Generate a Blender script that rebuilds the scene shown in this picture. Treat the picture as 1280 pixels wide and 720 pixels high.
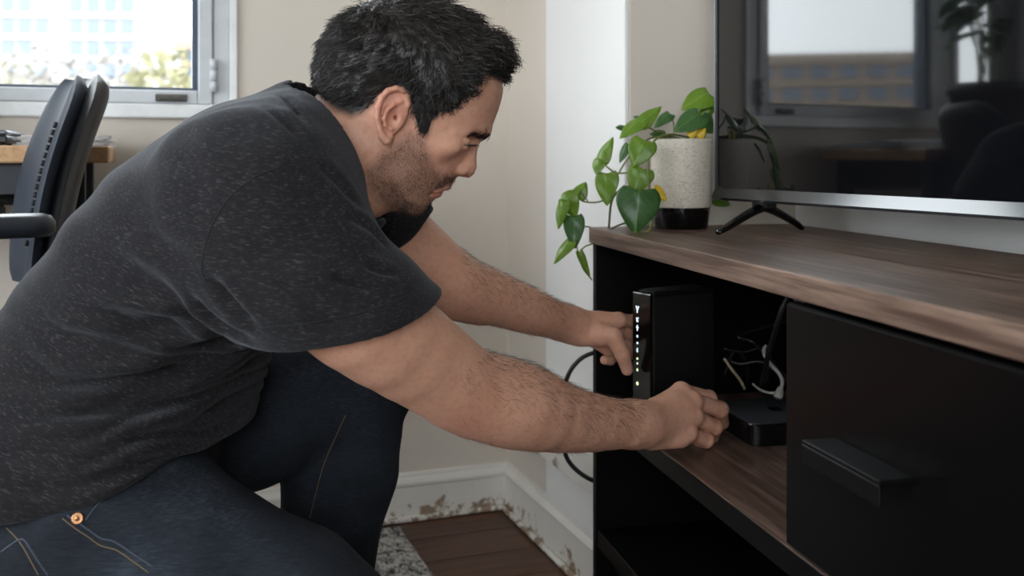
import bpy, bmesh, math, random
import numpy as np
from mathutils import Vector, Matrix, noise as mnoise

random.seed(7)
np.random.seed(7)
scene = bpy.context.scene
for o in list(bpy.data.objects):
    bpy.data.objects.remove(o, do_unlink=True)

# ------------------------------------------------------------------ camera
EYE = 0.85          # camera height
FPX = 1250.0        # focal length in pixels of the 1280 wide frame
cam_data = bpy.data.cameras.new('camera')
cam = bpy.data.objects.new('camera', cam_data)
scene.collection.objects.link(cam)
cam.location = (0, 0, EYE)
cam.rotation_euler = (math.pi / 2, 0, 0)
cam_data.sensor_width = 36.0
cam_data.lens = 36.0 * FPX / 1280.0
cam_data.shift_y = -165.0 / 1280.0
cam_data.clip_start = 0.02
cam_data.clip_end = 600
cam_data.dof.use_dof = True
cam_data.dof.focus_distance = 1.30
cam_data.dof.aperture_fstop = 5.0
scene.camera = cam

# ------------------------------------------------------------------ world, light, exposure
world = bpy.data.worlds.new('world')
scene.world = world
world.use_nodes = True
wn = world.node_tree.nodes
wl = world.node_tree.links
bg = wn['Background']
bg.inputs['Color'].default_value = (0.90, 0.95, 1.0, 1)
bg.inputs['Strength'].default_value = 9.0
vs = scene.view_settings
vs.view_transform = 'Standard'
vs.look = 'None'
vs.exposure = 0.22
vs.gamma = 1.0
vs.use_curve_mapping = False

# ------------------------------------------------------------------ frames of reference
def P(px, py, D):
    """point at depth D that the 1280x720 frame shows at px, py"""
    return Vector(((px - 640) / FPX * D, D, EYE - (py - 195) / FPX * D))

# room frame: origin in the far corner, r along the right wall towards us, s along the back wall to the left
CX, CY = -0.01, 2.426
AX, AY = 0.345, -0.9386
BX, BY = -0.9386, -0.345
ROOM_ANG = math.atan2(AY, AX)
def R(r, s, z):
    return Vector((CX + r * AX + s * BX, CY + r * AY + s * BY, z))

# ------------------------------------------------------------------ helpers
COL = scene.collection
def link(o):
    COL.objects.link(o)
    return o

def setparent(o, parent):
    if parent is not None:
        o.parent = parent
        o.matrix_parent_inverse = parent_world(parent).inverted()
    return o

def parent_world(o):
    m = o.matrix_basis.copy()
    if o.parent is not None:
        m = parent_world(o.parent) @ o.matrix_parent_inverse @ m
    return m

def tag(o, label=None, cat=None, group=None, kind=None):
    if label: o['label'] = label
    if cat: o['category'] = cat
    if group: o['group'] = group
    if kind: o['kind'] = kind
    return o

def empty(name, loc, rz=0.0):
    o = bpy.data.objects.new(name, None)
    o.empty_display_size = 0.05
    o.location = loc
    o.rotation_euler = (0, 0, rz)
    return link(o)

def mesh_obj(name, verts, faces, mat=None, parent=None, smooth=False, local=False):
    me = bpy.data.meshes.new(name)
    me.from_pydata([tuple(v) for v in verts], [], faces)
    me.update()
    o = bpy.data.objects.new(name, me)
    link(o)
    if mat is not None: me.materials.append(mat)
    if smooth:
        me.polygons.foreach_set('use_smooth', [True] * len(me.polygons))
    if parent is not None:
        if local: o.parent = parent
        else: setparent(o, parent)
    return o

def bm_obj(name, bm, mat=None, parent=None, smooth=False, local=False):
    bmesh.ops.recalc_face_normals(bm, faces=bm.faces)
    me = bpy.data.meshes.new(name)
    bm.to_mesh(me)
    bm.free()
    o = bpy.data.objects.new(name, me)
    link(o)
    if mat is not None: me.materials.append(mat)
    if smooth:
        me.polygons.foreach_set('use_smooth', [True] * len(me.polygons))
    if parent is not None:
        if local: o.parent = parent
        else: setparent(o, parent)
    return o

def bm_box(bm, lo, hi, bevel=0.0, M=None, seg=1):
    x0, y0, z0 = lo; x1, y1, z1 = hi
    co = [(x0,y0,z0),(x1,y0,z0),(x1,y1,z0),(x0,y1,z0),(x0,y0,z1),(x1,y0,z1),(x1,y1,z1),(x0,y1,z1)]
    vs_ = [bm.verts.new(c) for c in co]
    fs = []
    for f in ((0,3,2,1),(4,5,6,7),(0,1,5,4),(1,2,6,5),(2,3,7,6),(3,0,4,7)):
        fs.append(bm.faces.new([vs_[i] for i in f]))
    new = list(vs_)
    if bevel > 0:
        es = set()
        for f in fs: es.update(f.edges)
        r = bmesh.ops.bevel(bm, geom=list(es), offset=bevel, segments=seg, affect='EDGES', profile=0.5)
        new = list({v for f in r['faces'] for v in f.verts} | {v for v in vs_ if v.is_valid})
    if M is not None:
        for v in new: v.co = M @ v.co
    return new

def box(name, lo, hi, mat, parent=None, bevel=0.0, M=None, seg=1, local=False):
    bm = bmesh.new()
    bm_box(bm, lo, hi, bevel, M, seg)
    return bm_obj(name, bm, mat, parent, local=local)

def room_box(name, r0, r1, s0, s1, z0, z1, mat, parent=None, bevel=0.0):
    M = Matrix(((AX, BX, 0, CX), (AY, BY, 0, CY), (0, 0, 1, 0), (0, 0, 0, 1)))
    return box(name, (r0, s0, z0), (r1, s1, z1), mat, parent, bevel, M)

def catmull(pts, n=8):
    pts = [Vector(p) for p in pts]
    if len(pts) < 3: return pts
    out = []
    ext = [pts[0] * 2 - pts[1]] + pts + [pts[-1] * 2 - pts[-2]]
    for i in range(1, len(ext) - 2):
        p0, p1, p2, p3 = ext[i-1], ext[i], ext[i+1], ext[i+2]
        for k in range(n):
            t = k / n
            out.append(0.5 * ((2*p1) + (p2-p0)*t + (2*p0-5*p1+4*p2-p3)*t*t + (3*p1-p0-3*p2+p3)*t*t*t))
    out.append(pts[-1])
    return out

def tube_geo(pts, rad, sides=8, cap=True, flat=1.0, updir=None, base=0):
    """swept tube; rad number or list; flat squashes across the first frame axis"""
    pts = [Vector(p) for p in pts]
    n = len(pts)
    rads = rad if isinstance(rad, (list, tuple)) else [rad] * n
    verts, faces = [], []
    prev = None
    for i, p in enumerate(pts):
        t = (pts[min(i+1, n-1)] - pts[max(i-1, 0)])
        if t.length < 1e-9: t = Vector((0, 0, 1))
        t.normalize()
        if prev is None:
            u = updir.copy() if updir is not None else Vector((0, 0, 1))
            if abs(u.dot(t)) > 0.95: u = Vector((1, 0, 0))
            prev = (u - t * u.dot(t)).normalized()
        else:
            prev = (prev - t * prev.dot(t)).normalized()
        b = t.cross(prev)
        for k in range(sides):
            a = 2 * math.pi * k / sides
            verts.append(p + prev * math.cos(a) * rads[i] * flat + b * math.sin(a) * rads[i])
    for i in range(n - 1):
        for k in range(sides):
            k2 = (k + 1) % sides
            faces.append((base + i*sides+k, base + i*sides+k2, base + (i+1)*sides+k2, base + (i+1)*sides+k))
    if cap:
        faces.append(tuple(base + k for k in reversed(range(sides))))
        faces.append(tuple(base + (n-1)*sides+k for k in range(sides)))
    return verts, faces

def tube(name, pts, rad, mat, parent=None, sides=8, flat=1.0, updir=None, local=False):
    v, f = tube_geo(pts, rad, sides, True, flat, updir)
    return mesh_obj(name, v, f, mat, parent, smooth=True, local=local)

def lathe(name, prof, mat, parent=None, loc=(0,0,0), segs=40, smooth=True, scale=(1,1), local=False):
    verts, faces = [], []
    for (r, z) in prof:
        for k in range(segs):
            a = 2 * math.pi * k / segs
            verts.append((loc[0] + r*math.cos(a)*scale[0], loc[1] + r*math.sin(a)*scale[1], loc[2] + z))
    for i in range(len(prof) - 1):
        for k in range(segs):
            k2 = (k+1) % segs
            faces.append((i*segs+k, i*segs+k2, (i+1)*segs+k2, (i+1)*segs+k))
    if prof[0][0] > 1e-6: faces.append(tuple(reversed(range(segs))))
    if prof[-1][0] > 1e-6: faces.append(tuple((len(prof)-1)*segs + k for k in range(segs)))
    return mesh_obj(name, verts, faces, mat, parent, smooth, local)

# ------------------------------------------------------------------ material helpers
class NT:
    def __init__(self, name):
        self.m = bpy.data.materials.new(name)
        self.m.use_nodes = True
        self.t = self.m.node_tree
        self.n = self.t.nodes
        self.b = self.n['Principled BSDF']
    def new(self, kind, **kw):
        nd = self.n.new(kind)
        for k, v in kw.items():
            if k in nd.inputs: nd.inputs[k].default_value = v
            else: setattr(nd, k, v)
        return nd
    def link(self, a, b): self.t.links.new(a, b)
    def set(self, **kw):
        names = {'color': 'Base Color', 'rough': 'Roughness', 'metal': 'Metallic', 'ior': 'IOR', 'spec': 'Specular IOR Level', 'sheen': 'Sheen Weight', 'coat': 'Coat Weight', 'coatr': 'Coat Roughness', 'sss': 'Subsurface Weight', 'emit': 'Emission Color', 'emits': 'Emission Strength', 'trans': 'Transmission Weight'}
        for k, v in kw.items():
            self.b.inputs[names[k]].default_value = v
        return self
    def coords(self, scale=(1,1,1), rot=(0,0,0), kind='Object'):
        tc = self.new('ShaderNodeTexCoord')
        mp = self.new('ShaderNodeMapping')
        mp.inputs['Scale'].default_value = scale
        mp.inputs['Rotation'].default_value = rot
        self.link(tc.outputs[kind], mp.inputs['Vector'])
        return mp.outputs['Vector']
    def noise(self, vec, scale, detail=4, rough=0.55, dist=0.0):
        nd = self.new('ShaderNodeTexNoise')
        nd.inputs['Scale'].default_value = scale
        nd.inputs['Detail'].default_value = detail
        nd.inputs['Roughness'].default_value = rough
        nd.inputs['Distortion'].default_value = dist
        if vec is not None: self.link(vec, nd.inputs['Vector'])
        return nd.outputs['Fac']
    def ramp(self, fac, stops, interp='LINEAR'):
        nd = self.new('ShaderNodeValToRGB')
        cr = nd.color_ramp
        cr.interpolation = interp
        while len(cr.elements) < len(stops): cr.elements.new(0.5)
        for e, (p, c) in zip(cr.elements, stops):
            e.position = p
            e.color = c if len(c) == 4 else (*c, 1)
        self.link(fac, nd.inputs['Fac'])
        return nd.outputs['Color']
    def mix(self, fac, a, b, blend='MIX'):
        nd = self.new('ShaderNodeMix')
        nd.data_type = 'RGBA'
        nd.blend_type = blend
        for sock, val in ((nd.inputs[0], fac), (nd.inputs[6], a), (nd.inputs[7], b)):
            if hasattr(val, 'is_linked') or hasattr(val, 'links'): self.link(val, sock)
            elif isinstance(val, (int, float)): sock.default_value = val
            else: sock.default_value = val if len(val) == 4 else (*val, 1)
        return nd.outputs[2]
    def math(self, op, a, b=0.0, clamp=False):
        nd = self.new('ShaderNodeMath')
        nd.operation = op
        nd.use_clamp = clamp
        for sock, val in ((nd.inputs[0], a), (nd.inputs[1], b)):
            if isinstance(val, (int, float)): sock.default_value = val
            else: self.link(val, sock)
        return nd.outputs[0]
    def attr(self, name, out='Fac'):
        nd = self.new('ShaderNodeAttribute')
        nd.attribute_name = name
        return nd.outputs[out]
    def color(self, sock): self.link(sock, self.b.inputs['Base Color']); return self
    def rough(self, sock): self.link(sock, self.b.inputs['Roughness']); return self
    def bump(self, h, strength=0.3, dist=0.001):
        nd = self.new('ShaderNodeBump')
        nd.inputs['Strength'].default_value = strength
        nd.inputs['Distance'].default_value = dist
        self.link(h, nd.inputs['Height'])
        self.link(nd.outputs['Normal'], self.b.inputs['Normal'])
        return self

def srgb(r, g, b):
    f = lambda c: (c/255/12.92) if c <= 10 else ((c/255+0.055)/1.055)**2.4
    return (f(r), f(g), f(b))

def plain(name, col, rough=0.5, bumpscale=0, bumpstr=0.15, **kw):
    m = NT(name)
    v = m.coords()
    n = m.noise(v, 18, 4)
    c2 = tuple(c * 0.86 for c in col)
    m.color(m.ramp(n, [(0.3, c2), (0.7, col)]))
    m.set(rough=rough, **kw)
    if bumpscale:
        m.bump(m.noise(v, bumpscale, 3), bumpstr, 0.001)
    return m.m

def wall_paint(name, col):
    m = NT(name)
    v = m.coords()
    big = m.noise(v, 1.7, 3)
    m.color(m.mix(m.math('MULTIPLY', big, 0.25), col, tuple(c * 0.86 for c in col)))
    m.set(rough=0.75, spec=0.3)
    m.bump(m.noise(v, 220, 4), 0.12, 0.001)
    return m.m

MAT = {}
MAT['wall'] = wall_paint('beige_wall_paint', srgb(212, 202, 191))
MAT['wall_white'] = wall_paint('white_wall', srgb(230, 228, 226))
MAT['ceiling'] = wall_paint('ceiling_paint', srgb(236, 234, 230))

def worn_white(name, zlo, zhi):
    """white gloss paint, chipped to brown board towards its foot"""
    m = NT(name)
    v = m.coords()
    sx = m.new('ShaderNodeSeparateXYZ'); m.link(v, sx.inputs[0])
    n1 = m.noise(v, 30, 6, 0.65)
    n2 = m.noise(v, 9, 4, 0.6)
    mr = m.new('ShaderNodeMapRange')
    mr.inputs['From Min'].default_value = zlo; mr.inputs['From Max'].default_value = zhi
    mr.inputs['To Min'].default_value = 0.30; mr.inputs['To Max'].default_value = -0.02
    m.link(sx.outputs['Z'], mr.inputs['Value'])
    t = m.math('ADD', m.math('MULTIPLY', n1, 0.75), m.math('MULTIPLY', n2, 0.35))
    t = m.math('ADD', t, mr.outputs[0])
    chip = m.ramp(t, [(0.825, (0, 0, 0)), (0.87, (1, 1, 1))])
    paint = m.mix(n2, srgb(232, 229, 224), srgb(214, 208, 199))
    m.color(m.mix(chip, paint, m.mix(n1, srgb(112, 90, 72), srgb(166, 146, 124))))
    m.set(rough=0.45)
    m.bump(m.math('SUBTRACT', 1.0, chip), 0.4, 0.002)
    return m.m
MAT['baseboard'] = worn_white('chipped_white_gloss', 0.0, 0.14)
MAT['chipped_panel'] = worn_white('chipped_panel_paint', 0.14, 0.42)

def wood(name, dark, mid, light, axis=0, rough=0.45, scale=1.0, rnd=False):
    m = NT(name)
    sc = [16 * scale] * 3
    sc[axis] = 0.9 * scale
    v = m.coords(tuple(sc))
    if rnd:
        oi = m.new('ShaderNodeObjectInfo')
        vm = m.new('ShaderNodeVectorMath'); vm.operation = 'ADD'
        cb = m.new('ShaderNodeCombineXYZ')
        m.link(m.math('MULTIPLY', oi.outputs['Random'], 37.0), cb.inputs[0])
        m.link(m.math('MULTIPLY', oi.outputs['Random'], 91.0), cb.inputs[1])
        m.link(v, vm.inputs[0]); m.link(cb.outputs[0], vm.inputs[1])
        v = vm.outputs[0]
    g1 = m.noise(v, 1.6, 6, 0.62, 1.2)
    g2 = m.noise(v, 7.0, 5, 0.6, 0.4)
    f = m.math('ADD', m.math('MULTIPLY', g1, 0.65), m.math('MULTIPLY', g2, 0.35))
    c = m.ramp(f, [(0.30, dark), (0.48, mid), (0.66, light)])
    if rnd:
        c = m.mix(m.math('MULTIPLY', oi.outputs['Random'], 0.45), c, dark)
    m.color(c)
    m.set(rough=rough, spec=0.35)
    m.bump(g2, 0.18, 0.001)
    return m.m
# ================================================================== THE ROOM
MAT['floor_wood'] = wood('dark_floor_planks', srgb(48, 31, 24), srgb(88, 57, 43), srgb(126, 86, 65), axis=1, rough=0.4, rnd=True)
MAT['dark_gap'] = plain('dark_joint', srgb(22, 16, 13), 0.8)
S_L, R_F, ZC = 3.3, 4.3, 2.55       # far left wall, wall behind the camera, ceiling
REC = -0.357                         # recess depth
floor = room_box('floor', -0.1, R_F + 0.1, REC - 0.1, S_L + 0.1, -0.08, -0.006, MAT['dark_gap'])
tag(floor, kind='structure')
# planks run parallel to the back wall, each its own piece
pw, pl = 0.128, 1.22
plank_mesh = None
row = 0
rr = 0.0
while rr < R_F:
    off = (row * 0.47) % pl
    s0 = REC - off
    while s0 < S_L:
        a0, a1 = max(s0, REC), min(s0 + pl, S_L)
        if a1 - a0 > 0.05 and not (a1 <= 0 and rr < 0.5):
            bm = bmesh.new()
            L = a1 - a0 - 0.002
            bm_box(bm, (-(pw-0.002)/2, -L/2, -0.012), ((pw-0.002)/2, L/2, 0), 0.0012)
            o = bm_obj('plank', bm, MAT['floor_wood'])
            o.rotation_euler = (0, 0, math.atan2(AY, AX))
            c = R(rr + pw/2, (a0+a1)/2, 0)
            o.location = (c.x, c.y, 0.0)
            setparent(o, floor)
        s0 += pl
    rr += pw
    row += 1

# --- walls
T = 0.14
WS0, WS1, WZ0, WZ1 = 0.652, 2.02, 0.935, 2.15      # window opening in the back wall
wb = empty('wall_back', R(0, 1.5, 0)); tag(wb, kind='structure')
room_box('wall_below_window', -T, 0, WS0, WS1, 0, WZ0, MAT['wall'], wb)
room_box('wall_above_window', -T, 0, WS0, WS1, WZ1, ZC, MAT['wall'], wb)
room_box('wall_beside_window', -T, 0, -0.6, WS0, 0, ZC, MAT['wall'], wb)
room_box('wall_beyond_window', -T, 0, WS1, S_L + T, 0, ZC, MAT['wall'], wb)
PR0, PR1 = 0.268, 0.652
wr = empty('wall_right', R(1.5, REC, 0)); tag(wr, kind='structure')
room_box('wall_face', 0, PR1 - 0.0005, REC - T, 0, 0, ZC, MAT['wall'], wr)
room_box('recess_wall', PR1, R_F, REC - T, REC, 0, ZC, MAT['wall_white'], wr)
room_box('raised_wall_strip', PR0, PR1 - 0.004, 0, 0.010, 0.110, ZC, MAT['wall_white'], wr, 0.002)  # slightly raised strip of the right wall, whiter than the face beside it
# left wall and front wall (behind the camera), each opened for an added fill window
W2 = (0.9, 3.3, 0.75, 2.25)
wlft = empty('wall_left', R(2, S_L, 0)); tag(wlft, kind='structure')
room_box('wall_panel', -T, W2[0], S_L, S_L + T, 0, ZC, MAT['wall'], wlft)
room_box('wall_panel', W2[1], R_F + T, S_L, S_L + T, 0, ZC, MAT['wall'], wlft)
room_box('wall_panel', W2[0], W2[1], S_L, S_L + T, 0, W2[2], MAT['wall'], wlft)
room_box('wall_panel', W2[0], W2[1], S_L, S_L + T, W2[3], ZC, MAT['wall'], wlft)
W3 = (1.1, 2.9, 0.9, 2.25)
wfr = empty('wall_front', R(R_F, 1.5, 0)); tag(wfr, kind='structure')
room_box('wall_panel', R_F, R_F + T, REC - T, W3[0], 0, ZC, MAT['wall'], wfr)
room_box('wall_panel', R_F, R_F + T, W3[1], S_L + T, 0, ZC, MAT['wall'], wfr)
room_box('wall_panel', R_F, R_F + T, W3[0], W3[1], 0, W3[2], MAT['wall'], wfr)
room_box('wall_panel', R_F, R_F + T, W3[0], W3[1], W3[3], ZC, MAT['wall'], wfr)
ce = room_box('ceiling', -T, R_F + T, REC - T, S_L + T, ZC, ZC + 0.1, MAT['ceiling']); tag(ce, kind='structure')

# --- baseboards: moulded profile swept along a wall
def baseboard(name, r0, s0, r1, s1, nr, ns, mat=None):
    prof = [(0, 0), (0.017, 0), (0.017, 0.008), (0.013, 0.010), (0.013, 0.092), (0.016, 0.096), (0.0165, 0.104), (0.012, 0.112), (0.008, 0.116), (0.006, 0.126), (0, 0.128)]
    v, f = [], []
    for (r, s) in ((r0, s0), (r1, s1)):
        for (d, z) in prof:
            v.append(R(r + nr * d, s + ns * d, z * 0.86))
    n = len(prof)
    for i in range(n - 1): f.append((i, i+1, n+i+1, n+i))
    f.append(tuple(range(n))); f.append(tuple(reversed(range(n, 2*n))))
    o = mesh_obj(name, v, f, MAT['baseboard'])
    bmx = bmesh.new(); bmx.from_mesh(o.data); bmesh.ops.recalc_face_normals(bmx, faces=bmx.faces); bmx.to_mesh(o.data); bmx.free()
    tag(o, kind='structure')
    # quarter-round shoe at the foot, white and battered
    pts = []
    N = 60
    for i in range(N + 1):
        t = i / N
        j = (mnoise.noise(Vector((t * 40, r0 * 3, s0 * 5))) ) * 0.0022
        pts.append(R(r0 + (r1-r0)*t + nr*(0.0195 + j), s0 + (s1-s0)*t + ns*(0.0195 + j), 0.007 + j*0.6))
    q = tube('shoe_moulding', pts, [0.007 + 0.002*mnoise.noise(Vector((i*0.7, 3, 1))) for i in range(N+1)], MAT['baseboard'], o, 8)
    return o
baseboard('baseboard_back', 0, 0.0, 0, S_L, 1, 0)
baseboard('baseboard_right', 0.0, 0, PR1 - 0.002, 0, 0, 1)
baseboard('baseboard_left', 0.0, S_L, R_F, S_L, 0, -1)

# --- window in the back wall
MAT['window_frame'] = plain('painted_aluminium', srgb(206, 208, 212), 0.4, spec=0.5)
MAT['window_white'] = plain('white_reveal_paint', srgb(240, 240, 240), 0.5)
MAT['gasket'] = plain('dark_gasket', srgb(70, 82, 98), 0.5)
MAT['latch'] = plain('dark_latch_metal', srgb(88, 84, 80), 0.4, metal=0.6)
def glass_mat():
    m = NT('window_glass')
    tr = m.new('ShaderNodeBsdfTransparent'); tr.inputs[0].default_value = (0.97, 0.985, 0.98, 1)
    gl = m.new('ShaderNodeBsdfGlossy'); gl.inputs['Roughness'].default_value = 0.02
    lw = m.new('ShaderNodeLayerWeight'); lw.inputs['Blend'].default_value = 0.12
    mx = m.new('ShaderNodeMixShader')
    m.link(m.math('MULTIPLY', lw.outputs['Fresnel'], 0.6), mx.inputs[0])
    m.link(tr.outputs[0], mx.inputs[1]); m.link(gl.outputs[0], mx.inputs[2])
    m.link(mx.outputs[0], m.n['Material Output'].inputs['Surface'])
    return m.m
MAT['glass'] = glass_mat()
w1 = empty('window_1', R(0, 1.3, WZ0)); tag(w1, kind='structure')
# white reveal strip and apron/sill around the opening
room_box('reveal', -0.10, 0.012, WS0 - 0.016, WS0, WZ0 - 0.03, WZ1 + 0.03, MAT['window_white'], w1, 0.002)
room_box('reveal', -0.10, 0.012, WS1, WS1 + 0.02, WZ0 - 0.03, WZ1 + 0.03, MAT['window_white'], w1, 0.002)
room_box('window_sill', -0.10, 0.020, WS0 - 0.016, WS1 + 0.02, WZ0 - 0.004, WZ0 + 0.026, MAT['window_white'], w1, 0.003)
room_box('head', -0.10, 0.012, WS0, WS1, WZ1, WZ1 + 0.03, MAT['window_white'], w1, 0.002)
# outer frame
fz0 = WZ0 + 0.026
room_box('frame_jamb', -0.075, 0.0, WS0, WS0 + 0.034, fz0, WZ1, MAT['window_frame'], w1, 0.002)
room_box('frame_jamb', -0.075, 0.0, WS1 - 0.034, WS1, fz0, WZ1, MAT['window_frame'], w1, 0.002)
room_box('frame_head', -0.075, 0.0, WS0 + 0.034, WS1 - 0.034, WZ1 - 0.034, WZ1, MAT['window_frame'], w1, 0.002)
WM = 1.42
room_box('mullion', -0.075, 0.0, WM - 0.03, WM + 0.03, fz0, WZ1 - 0.034, MAT['window_frame'], w1, 0.002)
for (a, b) in ((WS0 + 0.036, WM - 0.032), (WM + 0.032, WS1 - 0.036)):
    sash = empty('sash', R(-0.03, a, fz0)); setparent(sash, w1)
    z0, z1 = fz0 + 0.001, WZ1 - 0.036
    room_box('sash_stile', -0.06, 0.008, a, a + 0.030, z0, z1, MAT['window_frame'], sash, 0.003)
    room_box('sash_stile', -0.06, 0.008, b - 0.030, b, z0, z1, MAT['window_frame'], sash, 0.003)
    room_box('sash_rail', -0.06, 0.008, a + 0.030, b - 0.030, z0, z0 + 0.030, MAT['window_frame'], sash, 0.003)
    room_box('sash_rail', -0.06, 0.008, a + 0.030, b - 0.030, z1 - 0.03, z1, MAT['window_frame'], sash, 0.003)
    g = 0.012
    for q in ((a+.030, a+.030+g, z0+.03, z1-.03), (b-.030-g, b-.030, z0+.03, z1-.03)):
        room_box('gasket', -0.05, -0.006, q[0], q[1], q[2], q[3], MAT['gasket'], sash)
    room_box('gasket', -0.05, -0.006, a+.042, b-.042, z0+.03, z0+.036, MAT['gasket'], sash)
    room_box('pane', -0.034, -0.028, a + 0.036, b - 0.036, z0 + 0.034, z1 - 0.034, MAT['glass'], sash)
# hinge with its barrels, and the latch plate on the bottom rail
hz = EYE + (195 - 96) / FPX * 2.21
hg = empty('hinge', R(0.01, WS0 + 0.035, hz)); setparent(hg, w1)
for k in range(3):
    c = R(0.014, WS0 + 0.035, hz - 0.036 + k * 0.0245)
    lathe('hinge_barrel', [(0.0, 0), (0.0075, 0.0005), (0.0075, 0.023), (0, 0.0235)], MAT['window_frame'], hg, c, 14)
lt = room_box('latch_plate', 0.008, 0.016, 0.742, 0.806, fz0 + 0.006, fz0 + 0.022, MAT['latch'], w1, 0.002)
room_box('latch_lever', 0.016, 0.022, 0.752, 0.772, fz0 + 0.010, fz0 + 0.018, MAT['latch'], lt, 0.001)
room_box('latch_lever', 0.016, 0.022, 0.777, 0.797, fz0 + 0.010, fz0 + 0.018, MAT['latch'], lt, 0.001)

# --- two windows added unseen behind and left of the camera to brighten the room
def fill_window(name, front, lo, hi, z0, z1, n):
    w = empty(name, R(R_F if front else (lo+hi)/2, (lo+hi)/2 if front else S_L, z0)); tag(w, kind='structure')
    base = R_F if front else S_L
    def bar(nm, a, b, c, d, mat='window_frame', t0=0.03, t1=0.09):
        if front: room_box(nm, base + t0, base + t1, a, b, c, d, MAT[mat], w, 0.002 if mat != 'glass' else 0)
        else: room_box(nm, a, b, base + t0, base + t1, c, d, MAT[mat], w, 0.002 if mat != 'glass' else 0)
    bar('frame_rail', lo, hi, z0, z0 + 0.05); bar('frame_rail', lo, hi, z1 - 0.05, z1)
    step = (hi - lo) / n
    for i in range(n + 1):
        a = lo + i * step - (0 if i == 0 else 0.05 if i == n else 0.025)
        bar('mullion', a, a + 0.05, z0 + 0.05, z1 - 0.05)
    for i in range(n):
        bar('pane', lo + i*step + 0.052, lo + (i+1)*step - 0.052, z0 + 0.052, z1 - 0.052, 'glass', 0.055, 0.061)
fill_window('fill_window_left', False, *W2, 3)
fill_window('fill_window_front', True, *W3, 2)

# portals only guide the sampling of daylight through the back window and the two added ones
def portal(name, c, sx, sy, n):
    l = bpy.data.lights.new(name, 'AREA'); l.shape = 'RECTANGLE'; l.size = sx; l.size_y = sy
    l.cycles.is_portal = True
    o = link(bpy.data.objects.new(name, l)); o.location = c
    o.rotation_euler = Vector(n).to_track_quat('-Z', 'Z').to_euler()
portal('daylight_portal', R(-0.12, (WS0+WS1)/2, (WZ0+WZ1)/2), WS1-WS0, WZ1-WZ0, (AX, AY, 0))
portal('daylight_portal', R((W2[0]+W2[1])/2, S_L + 0.12, (W2[2]+W2[3])/2), W2[1]-W2[0], W2[3]-W2[2], (-BX, -BY, 0))
portal('daylight_portal', R(R_F + 0.12, (W3[0]+W3[1])/2, (W3[2]+W3[3])/2), W3[1]-W3[0], W3[3]-W3[2], (-AX, -AY, 0))

# --- chipped white panel on the wall beside the cabinet
cp = room_box('access_panel', 0.13, 0.615, 0.0105, 0.030, 0.205, 0.388, MAT['chipped_panel'], None, 0.003)
tag(cp, 'low white wall panel with brown chipped paint behind the black cable', 'panel')

# --- rug
def rug_mat():
    m = NT('grey_woven_rug')
    v = m.coords((1, 1, 1), (0, 0, -ROOM_ANG))
    n1 = m.noise(v, 42, 5, 0.7)
    mp = m.new('ShaderNodeMapping'); mp.inputs['Scale'].default_value = (1, 2.6, 1); m.link(v, mp.inputs[0])
    n2 = m.noise(mp.outputs[0], 70, 3, 0.6)
    f = m.math('ADD', m.math('MULTIPLY', n1, 0.5), m.math('MULTIPLY', n2, 0.5))
    m.color(m.ramp(f, [(0.38, srgb(46, 46, 50)), (0.46, srgb(118, 116, 116)), (0.53, srgb(176, 173, 168)), (0.66, srgb(206, 203, 198))]))
    m.set(rough=0.95, spec=0.1)
    m.bump(f, 0.8, 0.004)
    return m.m
MAT['rug'] = rug_mat()
rug = empty('area_rug', R(0.9, 0.6, 0.0))
tag(rug, 'grey and white flecked woven rug under the crouching man', 'rug')
room_box('rug_body', 0.07, 1.75, 0.29, 0.905, 0.0005, 0.011, MAT['rug'], rug, 0.004)
for (a, b, c, d) in ((0.064, 0.078, 0.284, 0.911), (1.742, 1.756, 0.284, 0.911)):
    room_box('bound_edge', a, b, c, d, 0.0008, 0.0125, MAT['rug'], rug, 0.004)
for (c, d) in ((0.284, 0.298), (0.897, 0.911)):
    room_box('bound_edge', 0.078, 1.742, c, d, 0.0008, 0.0125, MAT['rug'], rug, 0.004)

# ================================================================== OUTSIDE
MAT['facade'] = plain('pale_facade', srgb(134, 134, 135), 0.8)
MAT['facade2'] = plain('tan_facade', srgb(138, 122, 108), 0.8)
MAT['far_glass'] = plain('far_window_glass', srgb(86, 96, 112), 0.3)
MAT['foliage'] = plain('far_foliage', srgb(116, 112, 84), 0.8)
MAT['foliage2'] = plain('far_foliage_bare', srgb(112, 106, 100), 0.8)
MAT['bark'] = plain('far_bark', srgb(90, 78, 66), 0.9)
MAT['street'] = plain('street_ground', srgb(150, 150, 146), 0.9)
gnd = box('ground', (-260, 3.2, -10.2), (160, 320, -10.0), MAT['street']); tag(gnd, kind='structure')
gnd2 = box('ground', (-260, -200, -10.2), (160, 3.2, -10.0), MAT['street']); tag(gnd2, kind='structure')

def building(name, label, c, ang, wid, dep, h, floors, cols, mat, wmat, pat=None, bands=True):
    b = empty(name, c, ang); tag(b, label, 'building')
    z0 = 0
    box('wall', (-wid/2, 0, 0), (wid/2, dep, h), mat, b, local=True)
    box('roof_parapet', (-wid/2 - .3, -.3, h), (wid/2 + .3, dep + .3, h + 0.9), mat, b, local=True)
    fh = h / floors
    cw = wid / cols
    me = None
    for i in range(floors):
        if bands:
            box('floor_band', (-wid/2, -0.35, i*fh + fh - 0.55), (wid/2, 0, i*fh + fh), mat, b, local=True)
        for j in range(cols):
            if pat and not pat(i, j): continue
            if me is None:
                o = box('window', (-cw*0.34, -0.14, -fh*0.27), (cw*0.34, 0.05, fh*0.27), wmat, b, local=True)
                me = o.data
            else:
                o = link(bpy.data.objects.new('window', me)); o.parent = b
            o.location = (-wid/2 + (j+0.5)*cw, 0, i*fh + fh*0.45)
    return b
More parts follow.
